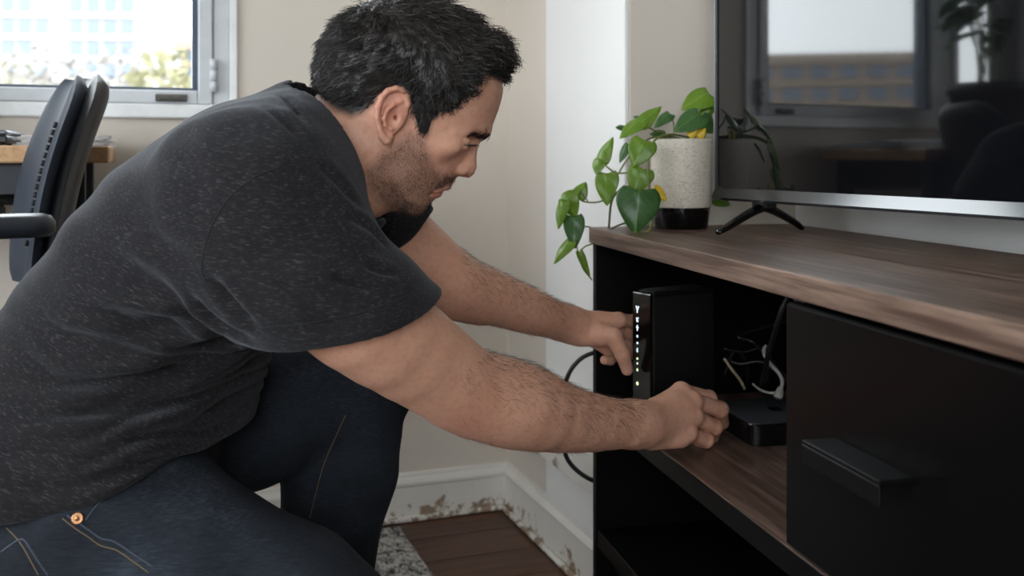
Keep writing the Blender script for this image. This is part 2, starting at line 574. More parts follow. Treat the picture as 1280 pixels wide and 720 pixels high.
# seen straight through the glass
pA = P(95, 195, 140)
building('apartment_building', 'white multi-storey block with rows of bluish windows seen through the window', (pA.x, pA.y, -10), 0.06, 21, 14, 46, 15, 9, MAT['facade'], MAT['far_glass'], pat=lambda i, j: j not in (2, 3, 8) or (j == 2 and i % 2))
pB = P(240, 195, 175)
building('office_building', 'narrow pale block at the right edge of the window pane', (pB.x, pB.y, -10), 0.0, 9, 12, 30, 10, 3, MAT['facade2'], MAT['far_glass'])
# further left, in the sight of the television screen
building('long_building', 'long tan block further along the street reflected in the television', (-120, 75, -10), 1.0, 60, 14, 24, 8, 16, MAT['facade2'], MAT['far_glass'])

def far_tree(name, label, c, h, rad, mat, seed):
    t = empty(name, c); tag(t, label, 'tree', 'trees in front of the far buildings')
    rnd = random.Random(seed)
    tube('trunk', [(0,0,0), (0.1,0,h*0.4), (0,0.1,h*0.8)], [0.28, 0.2, 0.06], MAT['bark'], t, 6, local=True)
    v, f = [], []
    for i in range(900):
        d = Vector((rnd.gauss(0,1), rnd.gauss(0,1), rnd.gauss(0,1))).normalized() * (rnd.random()**0.4)
        p = Vector((d.x*rad, d.y*rad, h*0.72 + d.z*h*0.34))
        s = 0.22 + rnd.random()*0.25
        a = Vector((rnd.gauss(0,1), rnd.gauss(0,1), rnd.gauss(0,1))).normalized()
        b2 = a.orthogonal().normalized()
        k = len(v)
        v += [p + a*s, p + b2*s*0.6, p - a*s, p - b2*s*0.6]
        f.append((k, k+1, k+2, k+3))
    o = mesh_obj('crown', v, f, mat, t, local=True); o['kind'] = 'stuff'
trees = [(215, 50, 15.6, 3.0, 'foliage', 'yellow-green tree at the right side of the window pane'),
         (150, 90, 19.6, 5.0, 'foliage2', 'thin greyish tree in front of the white block, mid pane'),
         (60, 70, 17.6, 4.4, 'foliage2', 'bare brownish tree in front of the white block, beside the chair top'),
         (5, 108, 21.0, 5.0, 'foliage', 'olive tree at the left side of the window pane')]
for i, (px, D, h, rad, mt, lab) in enumerate(trees):
    p = P(px, 195, D)
    far_tree('street_tree', lab, (p.x, p.y, -10), h, rad, MAT[mt], 11 + i)
# ================================================================== TV CABINET
MAT['walnut'] = wood('walnut_laminate', srgb(38, 28, 24), srgb(86, 67, 58), srgb(144, 119, 105), axis=0, rough=0.38)
MAT['black_lam'] = plain('black_laminate', srgb(6, 6, 7), 0.45, 90, 0.08, spec=0.15)
MAT['black_gloss'] = plain('black_gloss_plastic', srgb(8, 8, 9), 0.12)
MAT['black_plastic'] = plain('black_plastic', srgb(15, 15, 16), 0.45, 400, 0.1)
OX, OY = 0.140, 1.758
LX, LY = 0.23, -0.9732
WX, WY = 0.9732, 0.23
CAB_ANG = math.atan2(LY, LX)
def K(l, w, z):
    return Vector((OX + l*LX + w*WX, OY + l*LY + w*WY, z))
ZT, ZS, ZB = 0.725, 0.422, 0.200
LEN, DEP = 1.45, 0.385
cab = empty('tv_cabinet', K(0, 0, 0), CAB_ANG)     # local x along the length, local y into the wall
tag(cab, 'low television cabinet with dark wood top and black sides, drawer and open shelves', 'cabinet')
def cbox(name, lo, hi, mat, bevel=0.0015, parent=None):
    bm = bmesh.new(); bm_box(bm, lo, hi, bevel)
    o = bm_obj(name, bm, mat)
    o.parent = parent or cab
    return o
cbox('top_board', (-0.004, -0.004, ZT - 0.0275), (LEN + 0.004, DEP, ZT), MAT['walnut'], 0.0015)
cbox('side_panel', (0.001, 0.002, 0.03), (0.019, DEP, ZT - 0.028), MAT['black_lam'], 0.001)
cbox('side_panel', (LEN - 0.018, 0.002, 0.03), (LEN, DEP, ZT - 0.028), MAT['black_lam'], 0.001)
sh = cbox('shelf', (0.0195, 0.004, ZS - 0.030), (LEN - 0.0185, DEP - 0.01, ZS - 0.0005), MAT['black_lam'], 0.001)
cbox('shelf_veneer', (0.0197, 0.0045, ZS - 0.0005), (LEN - 0.0187, DEP - 0.011, ZS + 0.0008), MAT['walnut'], 0.0004, sh)
cbox('bottom_board', (0.0195, 0.004, ZB - 0.03), (LEN - 0.0185, DEP, ZB), MAT['black_lam'], 0.001)
cbox('plinth', (0.02, 0.03, 0.02), (LEN - 0.02, 0.045, ZB - 0.0305), MAT['black_lam'], 0.001)
cbox('divider', (0.688, 0.022, ZS + 0.001), (0.704, DEP - 0.005, ZT - 0.028), MAT['black_lam'], 0.001)
cbox('back_panel', (0.705, DEP - 0.006, ZS + 0.001), (LEN - 0.019, DEP - 0.001, ZT - 0.028), MAT['black_lam'], 0.0)
MAT['wall_standin'] = plain('lit_wall_standin_grey', srgb(150, 146, 139), 0.7)
cbox('back_panel', (0.0195, DEP - 0.006, ZS + 0.001), (0.687, DEP - 0.001, ZT - 0.028), MAT['wall_standin'], 0.0)  # added board; its pale grey stands in for light reaching the wall behind
cbox('back_panel', (0.0195, DEP - 0.006, ZB), (LEN - 0.019, DEP - 0.001, ZS - 0.031), MAT['black_lam'], 0.0)
for l in (0.04, LEN - 0.08):
    for w in (0.03, DEP - 0.07):
        cbox('foot', (l, w, 0.0), (l + 0.04, w + 0.04, 0.0295), MAT['black_plastic'], 0.002)
MAT['drawer'] = plain('black_satin_drawer', srgb(5, 5, 6), 0.34, 90, 0.05, spec=0.2)
dr = cbox('drawer', (0.684, 0.001, ZS + 0.004), (LEN - 0.004, 0.019, ZT - 0.034), MAT['drawer'], 0.0035)
# tab handle: flat ledge with a turned-down lip
bm = bmesh.new()
bm_box(bm, (0.785, -0.036, 0.5665), (0.915, 0.0008, 0.5705), 0.0008)
bm_box(bm, (0.785, -0.036, 0.548), (0.915, -0.0325, 0.5662), 0.0008)
MAT['handle'] = plain('dark_metal_handle', srgb(30, 31, 33), 0.35, metal=0.7)
h = bm_obj('handle', bm, MAT['handle']); h.parent = dr

# ================================================================== TELEVISION
TVX, TVY = 0.345, 1.704                     # lower far corner of the screen
TL = Vector((0.397, -0.918, 0)); TW = Vector((0.918, 0.397, 0))
TV_ANG = math.atan2(TL.y, TL.x)
TZ = 0.776
tv = empty('television', (TVX, TVY, ZT), TV_ANG)   # local x along the screen towards us, y away from the viewer
tag(tv, 'flat black television with glossy screen standing on splayed legs', 'television')
MAT['screen'] = NT('glossy_black_screen').set(color=(0.004, 0.004, 0.005, 1), rough=0.035, ior=1.62).m
mm = NT('dark_gloss_bezel'); mm.set(color=(0.012, 0.013, 0.016, 1), rough=0.14, ior=1.75); MAT['bezel'] = mm.m
mm = NT('bezel_edge_metal'); mm.set(color=(*srgb(120, 126, 136), 1), rough=0.3, metal=0.8); MAT['bezel_edge'] = mm.m
TW_, TH_ = 0.975, 0.565
z0 = TZ - ZT
def tbox(name, lo, hi, mat, bevel=0.001, parent=None):
    bm = bmesh.new(); bm_box(bm, lo, hi, bevel)
    o = bm_obj(name, bm, mat); o.parent = parent or tv
    return o
tbox('back_housing', (0.004, 0.010, z0 + 0.006), (TW_ - 0.004, 0.035, z0 + TH_ - 0.004), MAT['black_plastic'], 0.004)
tbox('rear_bulge', (0.15, 0.035, z0 + 0.03), (TW_ - 0.15, 0.062, z0 + TH_ - 0.18), MAT['black_plastic'], 0.008)
tbox('screen_panel', (0.008, 0.002, z0 + 0.021), (TW_ - 0.008, 0.0095, z0 + TH_ - 0.008), MAT['screen'], 0.0)
tbox('side_bezel', (0.0022, -0.001, z0 + 0.021), (0.0078, 0.0095, z0 + TH_), MAT['black_plastic'], 0.001)
tbox('edge_strip', (0.0, -0.0005, z0 + 0.021), (0.0020, 0.030, z0 + TH_), MAT['bezel_edge'], 0.0004)
tbox('side_bezel', (TW_ - 0.0078, -0.001, z0 + 0.021), (TW_, 0.0095, z0 + TH_), MAT['black_plastic'], 0.001)
tbox('top_bezel', (0.0078, -0.001, z0 + TH_ - 0.0078), (TW_ - 0.0078, 0.0095, z0 + TH_), MAT['black_plastic'], 0.001)
# bottom bezel: slanted glossy strip, catching the windows
v = [(0, 0.0015, z0+0.0205), (TW_, 0.0015, z0+0.0205), (TW_, -0.006, z0+0.004), (0, -0.006, z0+0.004),
     (0, -0.004, z0), (TW_, -0.004, z0), (TW_, 0.0098, z0), (0, 0.0098, z0), (TW_, 0.0098, z0+0.0205), (0, 0.0098, z0+0.0205)]
f = [(3,2,1,0), (4,5,2,3), (7,6,5,4), (9,0,1,8), (8,6,7,9), (0,9,7,4,3), (1,2,5,6,8)]
o = mesh_obj('bottom_bezel', v, f, MAT['bezel']); o.parent = tv
# legs: two prongs from a block under the set
def prong(pts, rads, parent):
    v, f = tube_geo(catmull(pts, 6), [rads[0] + (rads[1]-rads[0])*i/(6*(len(pts)-1)) for i in range(6*(len(pts)-1)+1)], 8, True, 0.62)
    o = mesh_obj('prong', v, f, MAT['black_gloss'], parent, True, local=True)
    return o
for lx in (0.108, TW_ - 0.108):
    sgn = -1 if lx < 0.5 else 1
    leg = tbox('leg_block', (lx - 0.019, 0.008, z0 - 0.013), (lx + 0.019, 0.034, z0 + 0.006), MAT['black_gloss'], 0.004)
    prong([(lx, 0.018, z0 - 0.008), (lx + 0.004, -0.012, z0 - 0.018), (lx + 0.010, -0.058, z0 - 0.038), (lx + 0.013, -0.078, 0.0052)], (0.0125, 0.0065), leg)
    prong([(lx, 0.022, z0 - 0.008), (lx - 0.004, 0.050, z0 - 0.018), (lx - 0.010, 0.090, z0 - 0.036), (lx - 0.012, 0.106, 0.0052)], (0.0125, 0.0065), leg)

# ================================================================== ROUTER
router = empty('router', (0.1985, 1.652, ZS + 0.0008), math.radians(33))   # local x into the cabinet, local -y towards us
tag(router, 'upright black router with a column of small lit icons on its narrow face', 'router')
RW, RD, RH = 0.047, 0.142, 0.207
def rbox(name, lo, hi, mat, bevel=0.001, parent=None, seg=1):
    bm = bmesh.new(); bm_box(bm, lo, hi, bevel, None, seg)
    o = bm_obj(name, bm, mat); o.parent = parent or router
    return o
rb = rbox('body', (0.004, -RW + 0.0005, 0.008), (RD, -0.0005, RH - 0.005), MAT['black_plastic'], 0.004, None, 2)
rbox('front_panel', (0.0, -RW, 0.006), (0.0055, 0.0, RH - 0.003), MAT['black_gloss'], 0.0022, None, 2)
rbox('foot_plate', (0.010, -RW - 0.008, 0.0), (RD - 0.012, 0.008, 0.0085), MAT['black_plastic'], 0.002)
tp = rbox('vent_cap', (0.010, -RW + 0.004, RH - 0.0055), (RD - 0.006, -0.004, RH - 0.001), MAT['black_plastic'], 0.001)
for i in range(11):
    x = 0.018 + i * 0.0105
    rbox('vent_rib', (x, -RW + 0.007, RH - 0.0012), (x + 0.0045, -0.007, RH + 0.0012), MAT['black_plastic'], 0.0006, tp)
def emit(name, col, s):
    m = NT(name); m.set(color=(*col, 1), emit=(*col, 1), emits=s); return m.m
MAT['led_white'] = emit('lit_icon_white', (0.75, 0.9, 1.0), 1.1)
MAT['led_green'] = emit('lit_icon_green', (0.75, 0.95, 0.55), 1.1)
def zpix(py): return EYE - (py - 195) / FPX * 1.64 - ZS
def icon(name, quads, mat, y, z):
    v, f = [], []
    for (y0, z0_, y1, z1_) in quads:
        k = len(v)
        for x in (-0.0006, 0.0004):
            v += [(x, y + y0*1e-3, z + z0_*1e-3), (x, y + y1*1e-3, z + z0_*1e-3), (x, y + y1*1e-3, z + z1_*1e-3), (x, y + y0*1e-3, z + z1_*1e-3)]
        f += [(k,k+3,k+2,k+1), (k+4,k+5,k+6,k+7), (k,k+1,k+5,k+4), (k+1,k+2,k+6,k+5), (k+2,k+3,k+7,k+6), (k+3,k,k+4,k+7)]
    o = mesh_obj(name, v, f, mat); o.parent = router
    return o
yc = -0.0135
icon('antenna_icon', [(-3.5, 2, -1.5, 5), (1.5, 2, 3.5, 5), (-2, -1, 2, 1.5), (-0.8, -6, 0.8, -1)], MAT['led_white'], yc, zpix(387))
icon('signal_icon', [(-2.6, 2.5, -0.8, 5), (0.8, 1.5, 2.8, 4), (-1.8, -2.5, 1.8, 1)], MAT['led_white'], yc, zpix(401))
icon('cross_icon', [(-3, -0.8, 3, 0.8), (-0.8, -5.5, 0.8, 4)], MAT['led_white'], yc, zpix(410))
for py, mt, q in ((421, 'led_white', [(-1.4, -1.8, 1.4, 1.8)]), (429.5, 'led_white', [(-1.5, -1.6, 1.5, 1.6)]),
                  (438, 'led_white', [(-1.2, -0.5, 1.2, 3), (-1.4, -3.6, 1.4, -1.2)]), (449, 'led_green', [(-1.8, -1.2, 1.8, 0.6), (-0.9, 0.6, 0.9, 2)]),
                  (455, 'led_green', [(-1.2, -1.6, 1.2, 1.6)]), (463, 'led_green', [(-1.5, -2, 1.5, 1), (-0.7, 1, 0.9, 2.6)])):
    icon('status_icon', q, MAT[mt], yc, zpix(py))
icon('power_icon', [(-2.4, -1.6, -1.3, 1.6), (1.3, -1.6, 2.4, 1.6), (-1.6, -2.7, 1.6, -1.6), (-0.5, -0.4, 0.5, 3.2), (-1.5, 1.4, -0.6, 2.4)], MAT['led_green'], yc, zpix(480))

# ================================================================== STREAMING BOX
sb = empty('streaming_box', K(0.265, 0.212, ZS + 0.0008), CAB_ANG)
tag(sb, 'low flat black set-top box under the man\'s near hand', 'set-top box')
def rrect(hx, hy, r, n=6):
    pts = []
    for (cx, cy, a0) in ((hx-r, hy-r, 0), (-hx+r, hy-r, 90), (-hx+r, -hy+r, 180), (hx-r, -hy+r, 270)):
        for i in range(n+1):
            a = math.radians(a0 + 90*i/n)
            pts.append((cx + r*math.cos(a), cy + r*math.sin(a)))
    return pts
def rslab(name, hx, hy, r, levels, mat, parent, n=6):
    v, f = [], []
    m = None
    for (z, ins) in levels:
        pts = rrect(hx-ins, hy-ins, max(r-ins, 0.001), n); m = len(pts)
        v += [(x, y, z) for x, y in pts]
    for i in range(len(levels)-1):
        for k in range(m):
            f.append((i*m+k, i*m+(k+1)%m, (i+1)*m+(k+1)%m, (i+1)*m+k))
    f.append(tuple(reversed(range(m)))); f.append(tuple((len(levels)-1)*m+k for k in range(m)))
    return mesh_obj(name, v, f, mat, parent, local=True)
MAT['box_top'] = plain('dark_matt_top', srgb(46, 49, 54), 0.5, 300, 0.1)
MAT['box_side'] = plain('gloss_dark_side', srgb(14, 13, 14), 0.2)
rslab('body', 0.073, 0.075, 0.018, [(0.001, 0.002), (0.003, 0), (0.0315, 0), (0.0335, 0.0015)], MAT['box_side'], sb)
rslab('top_plate', 0.0718, 0.0738, 0.017, [(0.0335, 0), (0.0345, 0), (0.0352, 0.0012)], MAT['box_top'], sb)
rslab('top_emblem', 0.012, 0.009, 0.004, [(0.0352, 0), (0.0355, 0)], MAT['box_side'], sb)

# ================================================================== CABLES
MAT['cable_black'] = plain('black_cable', srgb(14, 14, 15), 0.4)
MAT['cable_white'] = plain('white_cable', srgb(176, 174, 168), 0.45)
MAT['cable_cream'] = plain('cream_cable', srgb(170, 156, 128), 0.5)
def cable(name, label, pts, r, mat, n=10):
    o = tube(name, catmull(pts, n), r, MAT[mat], None, 8)
    tag(o, label, 'cable', 'cables around the cabinet')
    return o
cable('power_cable', 'black cable looping out beside the left end of the cabinet', [P(775, 436, 1.83), P(742, 441, 1.83), P(722, 452, 1.83), P(708, 475, 1.83), P(703, 515, 1.83), P(705, 560, 1.83), P(716, 583, 1.83), P(742, 601, 1.83), P(775, 607, 1.84)], 0.0042, 'cable_black')
ps = cable('coiled_cable', 'thick black cable drooping behind the router', [K(0.12, 0.34, 0.575), P(925, 418, 1.67), P(942, 428, 1.66), P(962, 448, 1.63), P(985, 476, 1.60), P(1010, 486, 1.58)], 0.0038, 'cable_black')
cable('hanging_cable', 'black cable hanging down beside the drawer front', [P(993, 352, 1.52), P(978, 385, 1.52), P(970, 410, 1.53), P(961, 440, 1.55), P(955, 470, 1.58), P(950, 487, 1.66)], 0.0042, 'cable_black')
cable('low_cable', 'black cable sagging low across the back of the shelf', [P(905, 448, 1.68), P(925, 455, 1.67), P(950, 452, 1.66), P(975, 466, 1.64), P(1000, 480, 1.62)], 0.0034, 'cable_black')
cable('tangled_cable', 'thin black cable arching over the shelf behind the box', [P(905, 470, 1.68), P(918, 440, 1.67), P(932, 452, 1.67), P(934, 480, 1.68)], 0.003, 'cable_black')
cable('tangled_cable', 'thin black cable crossing behind the white plug lead', [P(956, 488, 1.67), P(962, 452, 1.66), P(950, 436, 1.66), P(930, 440, 1.66), P(905, 436, 1.66)], 0.003, 'cable_black')
cable('cream_cable', 'cream lead slanting down behind the set-top box', [P(905, 448, 1.66), P(915, 462, 1.66), P(925, 475, 1.66), P(931, 486, 1.665)], 0.0025, 'cable_cream')
wc = empty('plug_lead', P(972, 492, 1.56)); tag(wc, 'white plug lead bent down into the back of the set-top box', 'cable', 'cables around the cabinet')
tube('lead', catmull([P(957, 432, 1.60), P(955, 441, 1.59), P(963, 455, 1.58), P(974, 467, 1.57), P(978, 478, 1.57), P(975, 489, 1.57)], 8), 0.0031, MAT['cable_white'], wc, 8)
tube('thin_lead', catmull([P(941, 480, 1.62), P(950, 487, 1.60), P(962, 491, 1.58), P(972, 491, 1.57)], 8), 0.0022, MAT['cable_white'], wc, 6)
tube('plug', [P(976, 484, 1.57), P(974, 492, 1.57), P(972, 497, 1.565)], [0.0045, 0.007, 0.007], MAT['cable_white'], wc, 10)

# ================================================================== POTHOS
pot_c = Vector((0.2935, 1.733, ZT))
pth = empty('potted_pothos', pot_c)
tag(pth, 'trailing heart-leaved pothos in a speckled cream pot with a black base', 'plant')
def pot_mat():
    m = NT('speckled_cream_glaze')
    v = m.coords((1, 1, 2.2))
    n = m.noise(v, 190, 4, 0.7)
    m.color(m.ramp(n, [(0.34, srgb(176, 160, 144)), (0.44, srgb(208, 198, 184)), (0.7, srgb(224, 217, 206))]))
    m.set(rough=0.6); m.bump(n, 0.25, 0.001)
    return m.m
MAT['pot'] = pot_mat()
PRD = 0.0535
zb = 0.037
pot = lathe('pot', [(PRD*0.93, zb), (PRD*0.955, zb+0.002), (PRD, 0.150), (PRD, 0.1535), (PRD-0.0035, 0.1545), (PRD-0.0055, 0.152), (PRD-0.007, 0.138), (0.0, 0.136)], MAT['pot'], pth, pot_c, 48)
lathe('pot_base', [(PRD*0.80, 0.0), (PRD*0.84, 0.0015), (PRD*0.925, zb-0.001), (PRD*0.925, zb), (0.0, zb)], MAT['black_gloss'], pot, pot_c, 48)
MAT['soil'] = plain('potting_soil', srgb(46, 36, 28), 0.95, 60, 0.8)
lathe('soil', [(PRD-0.0075, 0.1365), (PRD*0.5, 0.141), (0, 0.1425)], MAT['soil'], pot, pot_c, 24)
def leaf_mat(name, c0, c1, vein):
    m = NT(name)
    uv = m.attr('leafuv', 'Vector')
    sx = m.new('ShaderNodeSeparateXYZ'); m.link(uv, sx.inputs[0])
    ax = m.math('ABSOLUTE', sx.outputs[0])
    mid = m.math('LESS_THAN', ax, 0.022)
    w = m.math('ADD', m.math('MULTIPLY', sx.outputs[1], 34.0), m.math('MULTIPLY', ax, -26.0))
    sv = m.math('GREATER_THAN', m.math('SINE', w), 0.93)
    vv = m.math('MAXIMUM', mid, m.math('MULTIPLY', sv, 0.45))
    n = m.noise(m.coords(), 60, 3)
    m.color(m.mix(vv, m.mix(n, c0, c1), vein))
    m.set(rough=0.34, spec=0.5, sss=0.0)
    tl = m.new('ShaderNodeBsdfTranslucent'); tl.inputs[0].default_value = (*[min(1, c*1.6) for c in c1], 1)
    mx = m.new('ShaderNodeMixShader'); mx.inputs[0].default_value = 0.3
    m.link(m.b.outputs[0], mx.inputs[1]); m.link(tl.outputs[0], mx.inputs[2])
    m.link(mx.outputs[0], m.n['Material Output'].inputs['Surface'])
    return m.m
MAT['leaf'] = leaf_mat('pothos_leaf', srgb(86, 122, 28), srgb(118, 152, 42), srgb(140, 170, 76))
MAT['leaf_dark'] = leaf_mat('pothos_leaf_deep', srgb(50, 90, 44), srgb(74, 114, 56), srgb(104, 140, 84))
MAT['leaf_yellow'] = leaf_mat('pothos_leaf_yellow', srgb(196, 160, 30), srgb(224, 192, 54), srgb(232, 208, 100))
MAT['stem'] = plain('pothos_stem', srgb(112, 124, 58), 0.5)
MAT['stem_brown'] = plain('pothos_old_stem', srgb(92, 88, 56), 0.6)
def leaf(base, tip, wid, face, mat, fold=0.25, droop=0.12):
    """heart leaf from its stalk end to its tip, blade turned towards 'face'"""
    base, tip = Vector(base), Vector(tip)
    ax = tip - base; L = ax.length; ax.normalize()
    nrm = Vector(face); nrm = (nrm - ax*nrm.dot(ax)).normalized()
    side = ax.cross(nrm)
    NU, NV = 14, 8
    v, uvs = [], []
    for i in range(NU + 1):
        t = i / NU
        # half width of a heart blade; lobes reach back behind the stalk
        hw = wid * 0.5 * (math.sin(math.pi * min(1, t**0.62))**0.75) * (1.0 - 0.28*t) * 1.42 if 0 < t < 1 else 0.0
        for j in range(-NV, NV + 1):
            q = j / NV
            x = q * hw
            back = 0.20 * L * (1 - t)**2.2 * (abs(q)**0.8) * (1.0 if i > 0 else 0)
            y = t * L - back
            zz = -fold * abs(x) * 0.9 * (0.4 + abs(q)*0.6) + fold*0.35*hw - droop * L * (t**2) + 0.015*L*math.sin(9*t + 3*q)
            v.append(base + ax*y + side*x + nrm*zz)
            uvs.append((x / max(wid, 1e-5), t, 0))
    f = []
    W = 2*NV + 1
    for i in range(NU):
        for j in range(W - 1):
            f.append((i*W+j, i*W+j+1, (i+1)*W+j+1, (i+1)*W+j))
    o = mesh_obj('leaf', v, f, MAT[mat], pth, True)
    at = o.data.attributes.new('leafuv', 'FLOAT_VECTOR', 'POINT')
    at.data.foreach_set('vector', [c for u in uvs for c in u])
    md = o.modifiers.new('thickness', 'SOLIDIFY'); md.thickness = 0.0006; md.offset = 0
    return o
CAMF = Vector((-0.1, -1, 0.15))
LV = [ # base px, tip px, depth base, depth tip, width px, face, material
 ((886,117),(851,134),1.745,1.735,30,(-.3,-.8,.7),'leaf'),
 ((875,143),(842,162),1.70,1.69,28,(-.2,-.8,.7),'leaf_dark'),
 ((876,147),(892,166),1.735,1.73,22,(.1,-1,.5),'leaf_dark'),
 ((837,142),(817,158),1.77,1.76,15,(-.2,-.7,.8),'leaf_dark'),
 ((800,151),(773,170),1.70,1.69,24,(-.4,-.6,.9),'leaf'),
 ((801,155),(826,131),1.695,1.70,17,(-.4,-1,.4),'leaf'),
 ((808,150),(792,144),1.74,1.73,16,(-.3,-.6,.9),'leaf_dark'),
 ((806,176),(791,208),1.67,1.66,28,(-.3,-1,.25),'leaf'),
 ((751,202),(764,170),1.70,1.70,17,(-.8,-.9,.2),'leaf'),
 ((750,199),(744,217),1.70,1.69,15,(-.5,-.9,.5),'leaf'),
 ((758,217),(757,257),1.69,1.68,25,(-.5,-1,.1),'leaf'),
 ((803,211),(791,241),1.665,1.66,27,(-.2,-1,.3),'leaf'),
 ((799,238),(794,292),1.64,1.625,43,(-.05,-1,.35),'leaf_dark'),
 ((817,236),(834,251),1.66,1.655,12,(-.2,-1,.3),'leaf_yellow'),
 ((722,246),(732,227),1.70,1.70,16,(-.4,-1,.1),'leaf'),
 ((706,250),(726,236),1.69,1.69,18,(-.3,-.9,.6),'leaf'),
 ((708,247),(719,272),1.685,1.68,22,(-.5,-1,.1),'leaf'),
 ((704,253),(695,286),1.685,1.68,16,(-.8,-.8,.1),'leaf'),
 ((717,271),(718,311),1.68,1.67,21,(-.2,-1,.1),'leaf_dark'),
 ((713,301),(690,328),1.68,1.675,16,(-.5,-.7,.8),'leaf'),
 ((724,315),(737,347),1.68,1.68,8,(-.3,-1,.1),'leaf'),
 ((785,180),(773,202),1.71,1.70,12,(-.7,-.8,.2),'leaf_dark'),
 ((888,131),(874,146),1.75,1.745,15,(-.1,-1,.4),'leaf'),
 ((894,247),(914,256),1.80,1.80,14,(-.2,-1,.4),'leaf'),
 ((861,170),(872,160),1.695,1.69,9,(-.2,-1,.3),'leaf_yellow'),
 ((872,171),(882,160),1.695,1.69,10,(-.2,-1,.3),'leaf_yellow'),
 ((800,245),(810,238),1.69,1.69,14,(-.2,-1,.3),'leaf_dark'),
 ((832,168),(813,166),1.72,1.71,13,(-.1,-.8,.6),'leaf_dark'),
 ((785,160),(770,158),1.76,1.75,14,(-.3,-.7,.8),'leaf_dark')]
for (b, t, db, dt, wpx, fc, mt) in LV:
    leaf(P(*b, db), P(*t, dt), wpx / FPX * db, fc, mt, fold=0.22 if wpx > 20 else 0.35)
def stem(pts, r, mat='stem'):
    return tube('stem', catmull(pts, 7), r, MAT[mat], pth, 6)
stem([P(862, 172, 1.735), P(838, 168, 1.70), P(820, 174, 1.672), P(812, 190, 1.665), P(810, 215, 1.66), P(812, 245, 1.655), P(815, 270, 1.65), P(812, 287, 1.64), P(800, 291, 1.635), P(792, 290, 1.63)], 0.0019)
stem([P(840, 172, 1.74), P(815, 172, 1.69), P(795, 186, 1.675), P(780, 205, 1.68), P(770, 220, 1.685), P(757, 217, 1.69)], 0.0016)
stem([P(812, 225, 1.66), P(790, 232, 1.67), P(772, 240, 1.68), P(764, 254, 1.69), P(761, 285, 1.705)], 0.0022, 'stem_brown')
stem([P(772, 240, 1.68), P(750, 252, 1.69), P(730, 252, 1.69), P(720, 246, 1.69), P(707, 249, 1.69)], 0.0015)
stem([P(735, 252, 1.69), P(726, 240, 1.70), P(722, 246, 1.70)], 0.0012)
stem([P(738, 284, 1.70), P(728, 282, 1.69), P(721, 276, 1.685), P(717, 271, 1.68)], 0.0013)
stem([P(742, 304, 1.70), P(730, 309, 1.69), P(724, 316, 1.68), P(720, 307, 1.68), P(713, 301, 1.68)], 0.0013)
stem([P(724, 316, 1.68), P(728, 334, 1.68), P(740, 350, 1.69)], 0.0012)
stem([P(785, 216, 1.68), P(770, 216, 1.685), P(758, 208, 1.69), P(751, 201, 1.70)], 0.0014)
stem([P(850, 173, 1.735), P(830, 168, 1.72), P(812, 160, 1.70), P(801, 153, 1.695)], 0.0015)
stem([P(880, 172, 1.735), P(888, 150, 1.745), P(889, 130, 1.75), P(886, 117, 1.745)], 0.0014)
stem([P(868, 173, 1.735), P(872, 155, 1.71), P(875, 143, 1.70)], 0.0013)
stem([P(842, 173, 1.745), P(842, 155, 1.765), P(837, 142, 1.77)], 0.0012)
stem([P(812, 195, 1.665), P(808, 186, 1.668), P(806, 177, 1.67)], 0.0012)
stem([P(758, 290, 1.71), P(772, 282, 1.70), P(790, 276, 1.69), P(806, 272, 1.66)], 0.0016, 'stem_brown')

# ================================================================== DESK, LAPTOP, PAPERS
MAT['desk_wood'] = wood('light_desk_wood', srgb(150, 112, 78), srgb(186, 146, 106), srgb(208, 172, 134), axis=1, rough=0.5)
MAT['dark_steel'] = plain('dark_steel', srgb(40, 42, 47), 0.5, metal=0.3)
dk = empty('desk', R(0.22, 1.6, 0)); tag(dk, 'desk with light wood top and dark steel frame under the window', 'desk')
DZ = 0.868
room_box('desk_top', 0.035, 0.40, 0.885, 2.35, DZ - 0.030, DZ, MAT['desk_wood'], dk, 0.003)
room_box('apron', 0.06, 0.075, 0.96, 2.27, DZ - 0.115, DZ - 0.0305, MAT['dark_steel'], dk, 0.002)
room_box('apron', 0.36, 0.375, 0.96, 2.27, DZ - 0.085, DZ - 0.0305, MAT['dark_steel'], dk, 0.002)
for (r, s) in ((0.05, 0.925), (0.345, 0.925), (0.05, 2.275), (0.345, 2.275)):
    room_box('leg', r, r + 0.035, s, s + 0.035, 0, DZ - 0.0305, MAT['dark_steel'], dk, 0.002)
room_box('stretcher', 0.09, 0.34, 0.93, 0.955, 0.15, 0.18, MAT['dark_steel'], dk, 0.002)
MAT['laptop'] = plain('dark_laptop_shell', srgb(34, 35, 40), 0.4, metal=0.3)
MAT['laptop_rim'] = plain('grey_laptop_rim', srgb(110, 114, 122), 0.4, metal=0.5)
lp = empty('laptop', R(0.2, 1.14, DZ)); tag(lp, 'closed dark laptop lying on the desk behind the chair', 'laptop')
room_box('base', 0.06, 0.36, 1.05, 1.225, DZ + 0.004, DZ + 0.018, MAT['laptop'], lp, 0.003)
room_box('lid', 0.06, 0.36, 1.05, 1.225, DZ + 0.019, DZ + 0.027, MAT['laptop_rim'], lp, 0.003)
for (a, b) in ((0.08, 1.06), (0.08, 1.195), (0.32, 1.06), (0.32, 1.195)):
    room_box('rubber_foot', a, a + 0.02, b, b + 0.02, DZ, DZ + 0.005, MAT['cable_black'], lp)
MAT['paper'] = plain('white_paper', srgb(232, 234, 238), 0.7)
bm = bmesh.new()
pp = tag(empty('paper_stack', R(0.2, 0.98, DZ)), 'small stack of white papers at the right end of the desk', 'papers')
for i in range(6):
    M = Matrix.Translation(R(0.19, 0.965, DZ + 0.0005 + i*0.0032)) @ Matrix.Rotation(ROOM_ANG + (i % 3 - 1) * 0.06, 4, 'Z')
    box('sheet', (-0.13, -0.075, 0), (0.13, 0.075, 0.0028), MAT['paper'], pp, 0.0, M)

